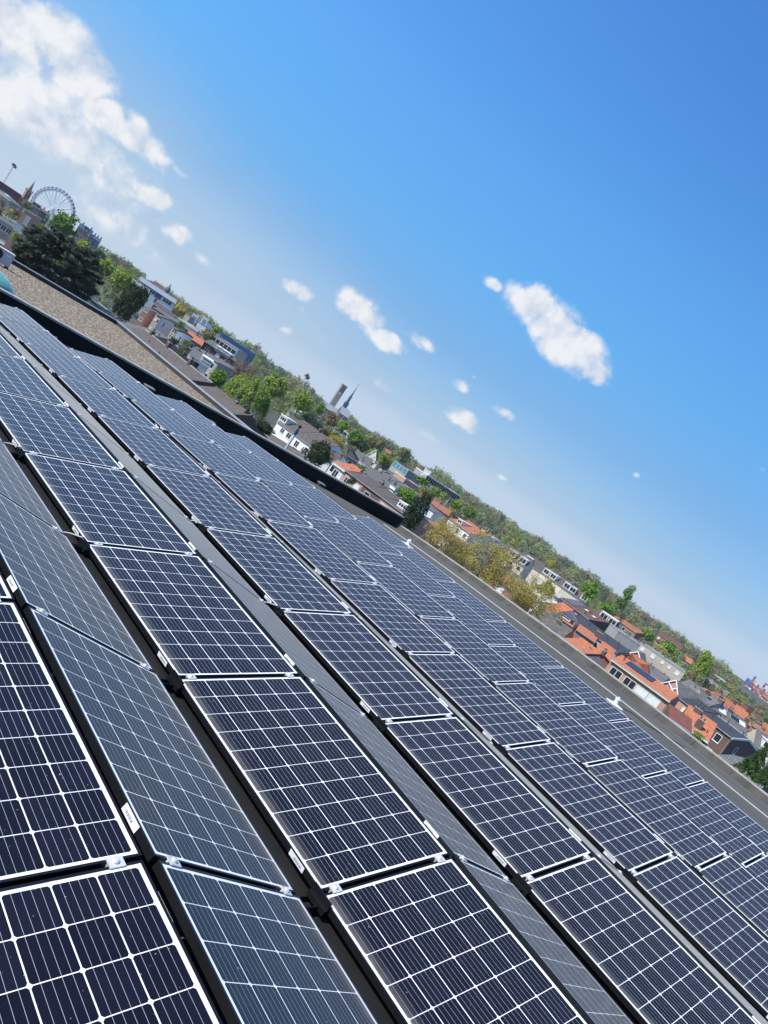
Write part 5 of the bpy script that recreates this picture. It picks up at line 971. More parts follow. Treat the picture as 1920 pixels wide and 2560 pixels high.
tree(BT, 'olive green tree before the distant white villa', (126.31, 142.69, -6.06, 2.34, 1.37), 'bush', 'olive', 900, .16)
tree(BT, 'sunny yellow tree in front of the distant white villa', (111.37, 121.67, -5.5, 2.54, 1.36), 'bush', 'yellow', 1400, .13)
tree(BT, 'big fresh green tree right of the white villa', (137.46, 143.21, -3.69, 3.06, 2.75), 'round', 'green', 1500, .14, 1)
tree(BT, 'dark lower tree under the big fresh green one', (133.54, 135.85, -4.15, 1.57, 1.57), 'bush', 'teal', 700, .17)
tree(BT, 'olive brown tree left of the pointed pale gable', (166.48, 167.26, -3.35, 2.42, 2.66), 'round', 'olive', 900, .15, 1)
tree(BT, 'olive brown tree above the pointed pale gable', (190.86, 187.03, -2.6, 2.47, 2.74), 'round', 'olive', 900, .15, 2)
tree(BT, 'yellow green tree behind the grey felt roofs', (149.35, 142.54, -4.05, 2.66, 2.34), 'round', 'yg', 1200, .15)
tree(BT, 'dark tree tucked under the yellow green one by the felt roofs', (145.51, 137.28, -5.3, 1.24, 1.65), 'bush', 'dark', 600, .18)
tree(BT, 'round very dark tree rising just over the black wall', (59.57, 67.14, -4.53, 1.86, 1.95), 'round', 'dark', 5200, .075, 2)
tree('shrub', 'small grey green bush over the black wall by the awning', (79.4, 79.67, -6.72, 0.82, 0.76), 'bush', 'teal', 700, .15, cat='shrub')
tree('shrub', 'light green climber between white cornice and brown roof', (120.36, 119.31, -7.39, 1.05, 0.87), 'bush', 'willow', 500, .17, cat='shrub')
tree(BT, 'round bright green tree beside the four pane dormer', (131.04, 113.24, -7.27, 2.87, 2.42), 'round', 'bright', 2200, .12)
tree('conifer_tree', 'black green conifer at the bend of the parapet', (65.6, 55.25, -3.43, 1.34, 2.24), 'column', 'dark', 4200, .085, 3, rot=1.0)
tree(BT, 'fresh olive tree behind the teal block', (275.58, 252.0, -2.55, 4.21, 4.59), 'round', 'olive', 900, .15)
tree(BT, 'green trees before the long glazed wing', (189.06, 161.09, -4.68, 3.07, 1.66), 'bush', 'green', 900, .16, 1)
tree(BT, 'light green tree standing before the glazed block, left', (168.21, 137.25, -4.18, 1.9, 1.9), 'round', 'willow', 800, .16)
tree(BT, 'light green tree standing before the glazed block, right', (167.19, 132.52, -3.89, 1.76, 1.54), 'bush', 'willow', 700, .17)
tree(BT, 'yellow green tree right of the glazed block end', (177.44, 135.59, -4.03, 2.29, 1.84), 'round', 'yg', 800, .16)
tree(BT, 'fresh green tree below the wooded slope, right of glazed block', (190.22, 139.34, -4.24, 2.42, 2.42), 'round', 'green', 800, .16, 2)
PL = 'budding plane trees behind the parapet'
tree('plane_tree', 'thin budding tree with golden leaves beside the conifer', (63.79, 48.3, -4.07, 3.01, 2.67), 'sparse', 'gold', 8000, .030, 1, 'palebark', .03, PL, rot=.2)
tree('plane_tree', 'tallest budding tree with golden leaves over the middle of the parapet', (69.77, 46.32, -3.99, 4.69, 3.82), 'sparse', 'gold', 15000, .025, 2, 'palebark', .03, PL, rot=1.2)
tree('plane_tree', 'budding tree with golden leaves low over the right parapet', (67.69, 38.72, -3.77, 3.84, 2.64), 'sparse', 'gold', 11000, .027, 3, 'palebark', .03, PL, rot=2.2)
tree(BT, 'denser green and yellow crown behind the golden trees', (91.67, 50.31, -3.63, 1.43, 1.43), 'round', 'yg', 1800, .10)
tree(BT, 'small yellow tree behind the white dormer terrace', (249.37, 139.38, -4.62, 1.87, 1.72), 'round', 'yellow', 500, .18)
tree(BT, 'dense deep green tree behind the slated end wall', (217.51, 105.8, -3.47, 3.24, 3.6), 'round', 'bright', 1400, .14, 1)
tree(BT, 'bright green low trees behind the flat roofs', (243.3, 109.62, -6.05, 3.42, 1.97), 'bush', 'bright', 900, .16, 2)
tree('poplar_tree', 'tall dark green pointed tree on the right skyline', (272.89, 119.98, -0.27, 2.34, 5.25), 'column', 'green', 1200, .15)
tree(BT, 'bright green trees behind the orange long roof', (289.78, 111.73, -7.17, 3.6, 2.55), 'bush', 'bright', 900, .16, 3)
tree(BT, 'bright green trees above the beige block', (280.93, 99.58, -6.22, 4.84, 2.85), 'bush', 'bright', 1100, .15, 4)
tree('poplar_tree', 'broad yellow green columnar tree standing alone at right', (227.37, 70.44, -4.02, 2.69, 4.93), 'column', 'yg', 2600, .11, 1)
tree(BT, 'small green tree right of the columnar tree', (273.52, 81.94, -5.51, 1.34, 1.34), 'round', 'green', 500, .18)
tree(BT, 'light green trees behind the long grey shed', (383.23, 107.52, -9.78, 3.69, 2.21), 'bush', 'bright', 700, .17, 5)
tree(BT, 'orange budding trees right of the long grey shed', (408.66, 109.26, -8.93, 3.51, 1.95), 'bush', 'yellow', 700, .17, 6)
tree(BT, 'yellow green trees behind the far orange row', (386.27, 95.95, -9.52, 4.36, 2.55), 'bush', 'yg', 900, .16, 7)
tree(BT, 'small dark tree beside the far brown red roof', (363.69, 82.85, -9.13, 1.69, 1.52), 'round', 'dark', 400, .19)
tree(BT, 'dark bushes at the right edge below the brown red roof', (352.27, 76.58, -9.52, 2.27, 1.46), 'bush', 'teal', 500, .18)
tree('shrub', 'light green bush by the mossy lean-to above the parapet', (93.5, 25.12, -7.17, 0.87, 0.59), 'bush', 'yg', 900, .14, cat='shrub')
tree('shrub', 'small green bush growing on the orange roof', (136.58, 62.27, -9.09, 0.67, 0.6), 'bush', 'yg', 400, .18, cat='shrub')
tree('shrub', 'grey green creeper above the orange roof of the pink house', (162.92, 51.39, -8.43, 1.78, 0.73), 'bush', 'olive', 500, .11, 1, cat='shrub')
tree('fir_tree', 'dark green conifer at the right edge close to the parapet', (76.24, 15.47, -3.99, 1.42, 1.63), 'cone', 'fir', 5200, .075, rot=.7)
tree('fir_tree', 'lower dark green conifer bough behind the parapet corner', (72.74, 13.58, -3.86, 1.14, 1.34), 'cone', 'fir', 3600, .08, 1, rot=2)
tree(BT, 'dark rounded tree standing above the wooded hill', (260.98, 327.34, 3.47, 1.69, 2.11), 'round', 'purple', 400, .2)
# far woods: crowns too many and too far to tell apart
TINTS = [(.23, .30, .09), (.31, .31, .12), (.32, .25, .15), (.13, .19, .115), (.27, .38, .07), (.22, .26, .12), (.24, .165, .13), (.37, .35, .12), (.27, .29, .14)]
WOODM = leafmat('leaves_woods', (0, 0, 0), (.13, .15, .08), .3, True)
def wood(name, label, spots, seed, dens=230, ls=.165):
    rng = np.random.default_rng(seed); Q = []; Tn = []
    for x, y, z, rx, rz in spots:
        n = dens
        P, N, al = crown_points('round', n, rng)
        P = P*np.array([rx, rx, rz]) + np.array([x, y, z])
        Q.append(leaf_quads(P, N, ls*rx, rng, 1.3, None, .30)); c = np.array(TINTS[rng.integers(len(TINTS))])*rng.uniform(.75, 1.2)
        Tn.append(np.tile(c, (n, 1)))
        for q in range(2):   # lower crowns standing in front, down to the ground
            P2, N2, _ = crown_points('round', n//2, rng)
            P2 = P2*np.array([rx, rx, rz]) + np.array([x*(1-.03*(q+1)), y*(1-.03*(q+1)), z-rz*(1.0+.9*q)]); Q.append(leaf_quads(P2, N2, ls*rx, rng, 1.3, None, .30)); Tn.append(np.tile(c*.9, (n//2, 1)))
    me = mesh_from_quads(name, np.concatenate(Q), np.concatenate(Tn)); me.materials.append(WOODM)
    o = bpy.data.objects.new(name, me); COL.objects.link(o); stuff(o, label, 'woodland'); return o
wood('woodland', 'farthest wooded skyline left of the church', [(292.3, 809.8, -11.1, 6.4, 6.7), (249.8, 682.8, -8.8, 5.0, 4.9), (287.8, 774.2, -10.1, 6.6, 6.0), (280.2, 741.7, -11.0, 4.8, 4.6), (330.2, 861.7, -12.7, 6.0, 6.1), (301.3, 719.1, -1.8, 4.2, 3.9), (336.6, 791.9, -5.2, 7.7, 8.6), (281.4, 650.9, -2.5, 3.5, 3.6), (279.5, 639.9, -2.8, 5.7, 5.0), (322.2, 727.6, -2.9, 6.8, 6.4), (335.4, 745.9, -1.1, 4.7, 5.1), (346.4, 759.8, -0.9, 4.2, 4.8), (348.7, 757.6, -1.0, 5.0, 5.2), (364.5, 778.9, -2.6, 6.7, 6.4), (301.1, 634.9, -1.8, 5.3, 5.3), (340.2, 706.0, -3.6, 6.0, 6.4), (318.7, 656.1, -6.6, 6.4, 5.7), (380.0, 769.5, -5.7, 5.5, 4.9), (400.6, 800.8, -4.9, 7.0, 6.8), (337.7, 667.6, -4.6, 5.4, 5.5), (331.7, 649.3, -3.5, 5.5, 5.7), (404.6, 778.7, -2.0, 4.7, 4.6), (390.5, 741.4, -4.0, 6.6, 7.0), (349.2, 654.8, -3.3, 4.5, 4.1), (360.9, 670.5, -3.4, 6.8, 6.2), (437.1, 800.3, -2.8, 6.3, 6.3), (410.1, 739.8, -4.4, 7.3, 7.5), (342.4, 611.9, -3.3, 4.9, 5.2), (459.5, 810.7, -3.0, 4.7, 4.8), (353.7, 617.5, -2.6, 5.1, 4.6), (428.9, 736.7, -2.7, 6.0, 6.4), (354.6, 601.8, -1.1, 3.9, 4.2), (399.1, 666.7, -1.0, 4.4, 4.3), (366.1, 604.9, -5.2, 6.8, 7.6), (450.6, 735.5, -5.3, 7.2, 7.5), (370.8, 597.1, -3.3, 3.7, 4.1), (376.5, 599.1, -3.7, 4.1, 3.8), (492.9, 774.7, -5.2, 5.4, 5.7), (456.8, 710.4, -3.8, 5.2, 5.6), (390.3, 601.0, -4.7, 4.5, 4.0), (486.1, 737.0, -5.7, 6.3, 5.5), (424.2, 633.9, -4.4, 7.5, 7.6), (503.8, 744.8, -2.7, 6.7, 6.0), (435.6, 635.0, 0.3, 4.0, 3.5), (528.6, 763.2, -0.6, 8.2, 8.9), (493.1, 704.8, -2.0, 4.8, 4.8), (412.3, 583.1, -4.1, 7.1, 7.3), (458.4, 639.8, -6.0, 6.3, 5.9), (438.2, 604.8, -3.7, 4.5, 4.8), (443.1, 604.6, -5.8, 4.8, 4.3), (514.1, 692.6, -6.7, 6.7, 7.3)], 0, 340)
wood('woodland', 'farthest wooded skyline from the church to the golden trees', [(425.4, 567.6, -4.0, 5.8, 5.1), (451.9, 594.3, -4.2, 4.9, 4.3), (463.3, 603.3, -5.8, 7.1, 7.6), (514.1, 660.1, -4.4, 5.6, 5.8), (488.7, 619.6, -4.9, 7.6, 6.5), (446.9, 560.5, -5.3, 6.5, 7.1), (466.2, 577.0, -2.4, 4.6, 5.0), (531.2, 651.4, -4.5, 4.4, 3.8), (442.5, 537.5, -4.9, 6.0, 5.5), (556.8, 665.8, -7.5, 4.2, 3.9), (588.9, 695.1, -7.6, 4.8, 5.3), (512.3, 596.8, -10.6, 5.3, 5.3), (607.1, 655.7, -5.9, 5.0, 4.8), (642.9, 687.5, -8.3, 7.7, 7.0), (489.9, 519.5, -7.5, 5.2, 4.5), (606.2, 632.5, -10.9, 6.6, 5.7), (537.0, 553.2, -7.5, 3.8, 4.1), (569.4, 579.3, -10.7, 7.4, 8.2), (603.4, 604.9, -8.3, 6.8, 6.2), (512.5, 508.0, -6.0, 6.0, 6.5), (507.7, 495.9, -7.0, 6.7, 7.4), (526.5, 508.0, -6.7, 6.3, 7.1), (592.8, 564.0, -5.1, 6.3, 5.5), (517.6, 487.4, -3.7, 4.4, 3.8), (544.8, 507.4, -6.6, 7.7, 6.8), (666.1, 612.7, -7.0, 7.6, 8.3), (621.8, 563.7, -4.9, 5.5, 4.7), (518.1, 464.4, -3.9, 3.9, 3.8), (575.8, 509.9, -7.5, 5.9, 5.2), (669.4, 585.7, -10.9, 7.5, 6.4), (631.2, 546.8, -8.6, 5.2, 4.5), (584.8, 501.5, -7.7, 4.3, 4.7), (707.5, 600.7, -7.6, 4.4, 4.4), (592.7, 498.9, -7.4, 6.2, 5.5), (722.6, 602.7, -6.2, 8.8, 9.8), (575.0, 475.2, -0.5, 3.7, 3.3), (623.7, 510.3, -3.8, 7.8, 8.3), (638.0, 515.7, -3.5, 8.2, 8.2), (702.8, 561.7, -3.3, 5.7, 6.3), (567.9, 449.0, -5.2, 7.4, 8.2), (650.5, 506.0, -5.8, 6.9, 6.0), (557.6, 428.9, -5.1, 7.0, 7.0), (678.8, 514.9, -6.8, 6.5, 6.7), (598.2, 448.2, -4.0, 3.8, 3.7), (587.0, 433.8, -4.8, 5.9, 6.1), (683.8, 497.9, -3.5, 4.5, 4.2), (753.5, 539.9, -6.1, 5.7, 6.0), (717.1, 505.7, -5.9, 6.9, 6.6), (762.0, 529.7, -4.2, 4.9, 4.2), (640.8, 440.4, -5.5, 7.0, 6.1), (711.2, 483.1, -5.9, 8.2, 9.0)], 1, 340)
wood('woodland', 'farthest wooded skyline at the right', [(635.0, 425.0, -3.3, 3.7, 4.0), (760.3, 501.4, -8.4, 8.7, 8.0), (735.6, 478.2, -3.8, 4.0, 4.4), (678.8, 437.3, -6.6, 7.7, 7.2), (787.1, 499.7, -7.8, 5.3, 5.1), (710.8, 446.3, -9.5, 6.6, 6.5), (653.2, 405.6, -5.7, 6.7, 6.0), (731.0, 448.0, -5.3, 5.7, 5.5), (713.8, 430.8, -3.0, 4.3, 4.6), (706.6, 419.5, -2.8, 6.1, 6.1), (736.4, 429.7, -2.4, 5.5, 4.8), (723.4, 415.9, -1.9, 3.9, 4.0), (694.1, 393.4, -3.3, 3.7, 4.1), (607.6, 339.7, -5.7, 5.4, 4.8), (640.6, 354.4, -5.0, 4.1, 4.1), (701.9, 381.7, -4.8, 5.7, 5.4), (822.8, 441.1, -7.7, 6.3, 6.5), (669.5, 355.4, -6.5, 7.3, 8.2), (699.1, 365.3, -4.8, 4.9, 5.1), (666.4, 342.0, -4.4, 3.5, 4.0), (787.1, 396.8, -6.6, 7.5, 7.6), (698.5, 348.6, -4.9, 6.8, 6.0), (698.4, 344.1, -1.6, 3.5, 3.3), (846.0, 410.8, -4.3, 5.9, 5.8), (662.6, 316.0, -5.7, 4.6, 5.0), (823.1, 385.4, -7.4, 5.1, 5.7), (839.2, 387.3, -8.8, 7.0, 7.7), (648.6, 295.8, -7.7, 5.6, 4.9), (763.0, 343.6, -7.2, 4.2, 4.7), (786.6, 348.9, -9.1, 5.9, 6.8), (807.5, 351.5, -5.9, 4.3, 3.7), (794.1, 339.9, -6.4, 6.7, 5.8), (780.7, 329.7, -3.9, 3.8, 4.0), (763.4, 316.8, -6.1, 5.5, 5.9), (732.0, 297.8, -6.7, 5.5, 5.5), (788.1, 315.1, -6.6, 5.1, 5.7), (781.5, 306.5, -9.6, 6.7, 6.6), (702.6, 270.3, -5.3, 3.9, 4.5), (851.4, 322.1, -9.0, 8.3, 9.2), (728.8, 272.3, -6.7, 6.6, 7.0), (694.2, 256.0, -6.3, 5.6, 6.1), (823.9, 298.6, -7.1, 7.0, 6.8), (746.3, 265.0, -5.8, 5.3, 6.1), (724.5, 253.4, -6.4, 6.9, 7.4), (707.9, 243.2, -6.6, 4.9, 5.3), (703.8, 238.0, -6.6, 5.9, 5.4), (749.7, 249.8, -5.8, 3.8, 4.3), (838.2, 273.1, -8.7, 7.4, 6.4), (668.9, 215.4, -5.5, 3.2, 3.1), (683.0, 215.7, -7.2, 6.2, 6.2), (681.6, 210.8, -6.3, 6.1, 5.3), (738.9, 225.0, -6.6, 5.4, 5.9), (875.0, 261.4, -8.2, 7.5, 6.4), (782.7, 228.6, -4.9, 5.9, 6.2), (837.8, 239.9, -6.1, 6.4, 6.3), (882.7, 246.9, -10.0, 8.3, 9.4), (755.7, 206.8, -9.8, 6.9, 6.0), (893.7, 240.1, -10.7, 4.9, 5.1), (895.7, 236.6, -11.5, 5.6, 5.8)], 2, 340)
wood('woodland', 'second row of far woods left of the church', [(197.5, 546.9, -8.9, 4.0, 3.9), (214.6, 584.9, -9.4, 3.7, 4.0), (191.3, 514.9, -9.3, 4.2, 3.5), (209.8, 554.0, -10.9, 5.2, 5.9), (212.4, 551.8, -10.5, 4.0, 4.2), (202.7, 518.0, -9.4, 5.0, 4.7), (217.1, 547.5, -7.8, 4.6, 4.1), (219.7, 548.3, -6.5, 3.2, 3.3), (247.1, 606.3, -4.2, 4.1, 3.6), (251.9, 609.0, -3.7, 3.4, 3.3), (257.7, 612.4, -4.7, 3.9, 4.0), (230.4, 539.4, -5.9, 5.3, 6.1), (251.1, 577.8, -2.0, 3.3, 3.5), (287.4, 649.5, -5.9, 6.5, 7.4), (276.6, 614.5, -2.2, 3.6, 3.4), (299.9, 654.0, -2.7, 4.4, 4.9), (301.4, 645.1, -2.5, 4.1, 3.6), (309.7, 653.7, -3.7, 3.5, 3.8), (314.8, 655.8, -5.4, 4.8, 4.8), (243.4, 501.8, -5.9, 5.6, 6.3), (257.3, 523.1, -6.9, 4.1, 3.7), (244.5, 489.0, -6.0, 5.5, 5.5), (295.1, 583.0, -2.9, 3.5, 3.4), (292.7, 569.6, -1.7, 3.2, 3.5), (272.7, 525.1, -4.4, 5.8, 6.2), (287.4, 547.8, -3.4, 4.4, 3.8), (340.5, 641.3, -7.3, 7.3, 7.6), (287.9, 533.3, -3.6, 4.3, 4.0), (327.4, 597.9, -5.9, 4.7, 5.3), (265.2, 479.1, -2.7, 3.4, 3.0), (293.3, 523.3, -2.4, 3.1, 3.1), (350.9, 616.7, -5.6, 6.6, 5.6), (335.1, 581.0, -1.6, 3.6, 3.5), (274.3, 468.7, -3.9, 5.6, 6.3), (370.9, 622.6, -3.0, 3.8, 3.6), (285.7, 475.5, -4.3, 5.5, 5.0), (296.9, 487.7, -4.2, 3.5, 3.0), (356.2, 575.6, -8.2, 5.8, 5.4), (373.4, 596.8, -7.6, 4.9, 4.5), (301.4, 475.9, -3.7, 3.2, 3.6), (369.3, 572.5, -6.7, 5.0, 5.4), (333.1, 508.7, -5.0, 3.1, 2.7), (342.0, 516.0, -5.0, 5.0, 5.3), (305.7, 454.1, -2.1, 2.6, 2.6), (309.9, 453.2, -2.4, 4.8, 4.8), (336.5, 484.7, -4.3, 5.7, 5.3), (398.1, 567.3, -3.1, 4.7, 4.4), (326.3, 458.7, -6.4, 4.6, 4.4), (383.4, 533.2, -6.7, 3.7, 4.1), (407.1, 558.9, -7.3, 6.2, 6.3), (416.9, 562.9, -8.0, 5.7, 5.4)], 10, 340)
wood('woodland', 'second row of far woods from the church to the golden trees', [(433.7, 576.8, -6.6, 5.6, 5.9), (328.1, 432.6, -6.2, 4.4, 4.8), (348.4, 452.8, -5.8, 5.3, 4.7), (334.1, 428.4, -6.0, 5.4, 5.8), (393.5, 498.1, -4.4, 3.8, 3.4), (392.5, 491.6, -5.7, 3.3, 2.8), (374.7, 464.1, -7.4, 5.8, 6.6), (445.6, 545.1, -5.6, 4.6, 4.6), (402.6, 485.3, -7.5, 4.3, 4.1), (393.6, 469.1, -8.3, 5.8, 6.5), (442.0, 520.9, -10.2, 4.8, 5.5), (400.2, 466.4, -8.8, 5.0, 5.2), (378.5, 405.8, -6.6, 3.5, 3.3), (384.5, 408.0, -7.6, 5.7, 6.3), (391.6, 411.1, -8.2, 6.1, 5.6), (491.4, 509.9, -10.0, 5.9, 6.1), (390.4, 401.8, -7.3, 3.7, 3.2), (401.0, 407.7, -7.9, 5.0, 4.7), (459.1, 459.0, -5.9, 3.5, 3.0), (500.6, 494.5, -7.9, 4.8, 4.5), (390.4, 382.1, -6.4, 5.3, 6.0), (398.9, 384.7, -5.4, 4.9, 5.1), (399.5, 379.2, -4.8, 4.3, 4.0), (452.6, 423.3, -6.1, 5.4, 6.2), (434.7, 399.7, -5.7, 3.3, 3.2), (405.4, 369.3, -7.0, 5.1, 5.5), (437.5, 391.7, -7.3, 3.4, 3.6), (491.7, 433.3, -8.7, 4.6, 4.2), (540.6, 470.4, -12.7, 7.0, 7.6), (447.0, 383.9, -8.3, 5.3, 5.7), (438.3, 370.3, -7.1, 3.6, 3.6), (500.1, 417.9, -6.8, 6.2, 5.8), (483.5, 398.5, -3.0, 5.4, 6.1), (496.0, 402.2, -3.3, 3.4, 3.0), (441.7, 352.5, -5.3, 5.0, 4.8), (550.0, 434.4, -7.5, 4.7, 5.2), (458.8, 357.6, -6.0, 5.8, 5.1), (512.7, 395.4, -4.1, 3.4, 3.2), (569.8, 431.5, -9.7, 6.3, 7.1), (471.0, 352.4, -4.4, 3.7, 4.3), (449.4, 331.1, -5.6, 5.5, 6.0), (508.4, 370.6, -7.1, 6.7, 6.1), (554.7, 400.0, -5.7, 4.9, 4.9), (588.2, 418.0, -6.7, 4.6, 4.6), (460.9, 321.9, -5.5, 4.1, 4.5), (475.6, 326.6, -4.6, 3.2, 3.0), (477.3, 324.2, -7.2, 6.1, 6.5)], 11, 340)
wood('woodland', 'second row of far woods at the right', [(505.3, 339.1, -4.1, 4.9, 5.1), (549.0, 364.3, -5.6, 4.0, 3.9), (525.8, 343.7, -8.4, 6.5, 6.4), (528.4, 339.4, -6.5, 4.1, 3.8), (588.4, 371.3, -10.1, 7.2, 8.0), (538.1, 334.4, -6.8, 3.9, 3.4), (565.4, 347.7, -8.3, 6.9, 5.9), (547.3, 331.5, -5.1, 5.9, 5.9), (595.8, 356.4, -2.7, 3.6, 3.7), (543.7, 319.5, -3.9, 3.8, 4.0), (579.3, 336.4, -5.3, 6.2, 5.7), (606.4, 345.5, -6.1, 3.9, 3.8), (493.6, 276.6, -6.9, 4.9, 4.9), (607.8, 336.6, -6.3, 5.5, 4.7), (478.2, 261.5, -3.8, 2.8, 2.7), (480.8, 258.5, -4.6, 4.1, 3.7), (610.3, 323.1, -6.5, 4.0, 4.4), (501.1, 260.7, -7.0, 5.3, 4.5), (526.8, 270.2, -7.5, 6.3, 6.4), (552.1, 278.2, -5.2, 5.0, 4.5), (590.3, 294.1, -5.8, 5.9, 6.4), (617.9, 303.7, -6.1, 3.6, 3.8), (539.6, 260.8, -3.8, 3.1, 3.2), (571.2, 271.2, -6.2, 4.9, 4.6), (526.5, 246.2, -6.4, 4.7, 4.7), (534.7, 246.8, -7.6, 4.3, 4.4), (665.4, 301.7, -11.9, 7.4, 8.5), (639.3, 285.2, -10.3, 5.3, 4.8), (533.2, 234.9, -6.5, 3.7, 3.3), (608.8, 264.8, -10.1, 6.6, 6.8), (540.4, 231.5, -7.0, 5.1, 5.1), (566.6, 238.0, -7.4, 4.9, 4.8), (664.1, 275.4, -8.8, 5.0, 5.5), (560.1, 227.9, -6.7, 3.4, 3.0), (541.5, 217.4, -5.7, 3.6, 3.5), (664.5, 261.4, -9.9, 7.4, 8.5), (551.2, 213.2, -6.5, 4.0, 3.8), (511.3, 194.6, -4.6, 2.7, 3.0), (649.9, 242.3, -8.2, 4.2, 3.9), (555.7, 203.3, -7.9, 5.1, 5.0), (609.9, 220.2, -8.6, 6.2, 7.0), (590.6, 210.5, -7.6, 6.1, 5.8), (512.5, 179.7, -5.6, 4.2, 4.0), (514.1, 177.0, -3.9, 2.6, 2.3), (590.1, 199.5, -8.2, 5.2, 5.1), (564.8, 188.4, -8.5, 5.1, 5.1), (554.2, 181.9, -8.1, 5.0, 5.6), (645.2, 207.6, -7.3, 3.7, 4.1), (645.2, 202.9, -6.4, 3.5, 3.1), (617.9, 190.4, -9.3, 5.9, 5.8), (585.9, 176.9, -6.7, 5.2, 6.0), (639.3, 189.7, -8.7, 5.9, 6.6), (585.2, 171.2, -6.5, 3.9, 3.6), (658.6, 189.3, -6.2, 3.1, 2.7), (701.5, 198.5, -7.3, 5.0, 5.7), (568.5, 157.3, -7.5, 4.9, 4.9), (554.2, 149.8, -8.0, 4.0, 3.9), (701.6, 186.1, -11.8, 4.9, 4.9)], 12, 340)
wood('woodland', 'wooded slope in the middle distance left of the church', [(138.0, 377.8, -9.4, 3.8, 3.9), (177.5, 473.8, -11.6, 5.1, 5.6), (176.8, 461.9, -11.3, 4.2, 3.9), (148.1, 380.8, -6.8, 2.1, 1.8), (174.2, 441.4, -7.3, 2.7, 2.3), (148.5, 372.2, -7.1, 3.8, 3.6), (191.1, 470.4, -7.7, 3.2, 3.3), (167.4, 404.4, -6.4, 4.3, 4.4), (170.7, 406.4, -5.4, 2.6, 2.9), (160.4, 374.6, -4.6, 3.4, 3.0), (213.3, 490.1, -4.6, 2.8, 3.0), (199.6, 450.4, -4.4, 3.2, 3.0), (200.9, 446.6, -4.3, 2.7, 2.4), (165.2, 363.0, -4.0, 3.4, 3.0), (215.0, 464.5, -6.2, 4.3, 3.9), (186.9, 396.3, -3.7, 2.6, 2.5), (198.8, 414.0, -4.9, 2.7, 3.1), (219.0, 450.9, -6.9, 2.7, 2.7), (193.1, 391.9, -7.4, 3.7, 3.9), (222.9, 446.1, -7.2, 3.4, 3.6), (224.5, 441.2, -6.1, 4.2, 4.7), (209.4, 404.1, -6.1, 4.0, 4.6), (188.1, 356.8, -5.9, 3.7, 3.9), (239.0, 445.3, -5.6, 3.7, 4.2), (204.5, 377.2, -5.2, 3.6, 4.1), (238.4, 432.9, -6.6, 4.4, 4.1), (230.6, 414.0, -4.4, 2.3, 2.3), (246.8, 437.8, -6.1, 3.5, 3.3), (257.6, 448.6, -4.9, 2.7, 3.0), (223.8, 383.4, -5.1, 4.1, 4.7), (234.2, 395.5, -5.2, 3.0, 3.4), (269.3, 449.0, -5.8, 2.9, 3.3), (237.9, 391.9, -7.1, 4.8, 5.3), (282.6, 458.6, -9.3, 5.8, 5.1), (263.8, 423.2, -9.0, 4.4, 3.7), (239.3, 379.8, -8.1, 4.5, 4.6), (219.3, 343.5, -5.5, 2.3, 2.3), (235.5, 361.8, -6.7, 4.2, 3.8), (245.6, 371.9, -6.2, 3.6, 3.3), (285.8, 424.6, -8.0, 5.2, 4.7), (297.4, 435.7, -4.9, 4.0, 3.9), (299.7, 431.8, -5.6, 3.4, 3.1), (260.3, 369.0, -6.8, 4.7, 5.4), (236.6, 330.3, -5.9, 2.4, 2.6), (266.9, 366.0, -7.5, 4.5, 4.7), (312.3, 422.2, -6.6, 2.8, 3.0), (313.5, 419.2, -8.4, 2.7, 3.0)], 20, 340)
wood('woodland', 'wooded slope in the middle distance from the church to the golden trees', [(245.4, 323.0, -6.8, 4.3, 4.9), (318.5, 413.7, -8.6, 5.6, 5.7), (305.4, 390.5, -7.1, 4.2, 4.8), (266.5, 334.8, -6.3, 2.8, 2.9), (295.2, 363.4, -6.5, 2.5, 2.7), (311.2, 378.3, -6.6, 2.7, 2.7), (320.1, 382.5, -8.3, 3.4, 3.4), (333.6, 394.2, -11.1, 4.1, 3.8), (271.9, 316.5, -8.3, 3.2, 3.3), (319.0, 364.4, -13.0, 4.9, 5.3), (272.5, 307.5, -9.1, 3.4, 3.4), (275.8, 307.4, -7.9, 3.6, 3.9), (326.2, 356.5, -9.3, 4.8, 4.3), (313.8, 339.5, -9.5, 5.0, 4.6), (285.2, 305.3, -8.1, 3.8, 4.3), (355.9, 374.0, -9.5, 3.4, 3.0), (313.4, 324.3, -9.7, 4.0, 4.2), (361.5, 368.8, -10.4, 4.6, 4.9), (352.5, 355.6, -9.3, 4.8, 5.2), (362.0, 357.9, -8.9, 3.6, 4.0), (291.4, 284.6, -5.8, 2.6, 2.4), (326.8, 313.1, -8.7, 5.2, 4.8), (387.7, 365.3, -7.9, 3.2, 3.6), (393.7, 366.2, -8.0, 4.3, 3.9), (304.9, 280.1, -6.8, 4.1, 4.5), (340.8, 308.6, -6.9, 2.9, 2.7), (368.1, 328.7, -8.9, 3.7, 3.5), (343.0, 303.0, -7.6, 2.6, 2.5), (320.5, 280.1, -7.7, 3.6, 3.4), (329.2, 284.2, -7.6, 2.8, 3.1), (310.0, 263.1, -8.0, 3.3, 3.7), (376.7, 313.7, -5.7, 2.7, 2.9), (333.7, 275.2, -5.6, 4.3, 3.9), (349.4, 284.6, -4.6, 3.9, 3.8), (383.3, 306.7, -5.3, 2.8, 2.8), (392.3, 308.5, -8.8, 4.6, 5.1), (373.0, 288.9, -9.0, 5.0, 5.6), (355.7, 271.5, -6.9, 3.4, 3.1), (329.6, 247.2, -8.0, 4.8, 4.5), (397.6, 292.6, -10.0, 5.5, 5.9), (362.0, 262.4, -6.7, 3.0, 2.5), (371.5, 265.6, -7.8, 4.6, 4.2), (371.9, 261.0, -8.8, 5.1, 5.7), (334.9, 230.4, -6.7, 3.7, 3.9), (395.3, 267.6, -6.9, 3.4, 3.6)], 21, 340)
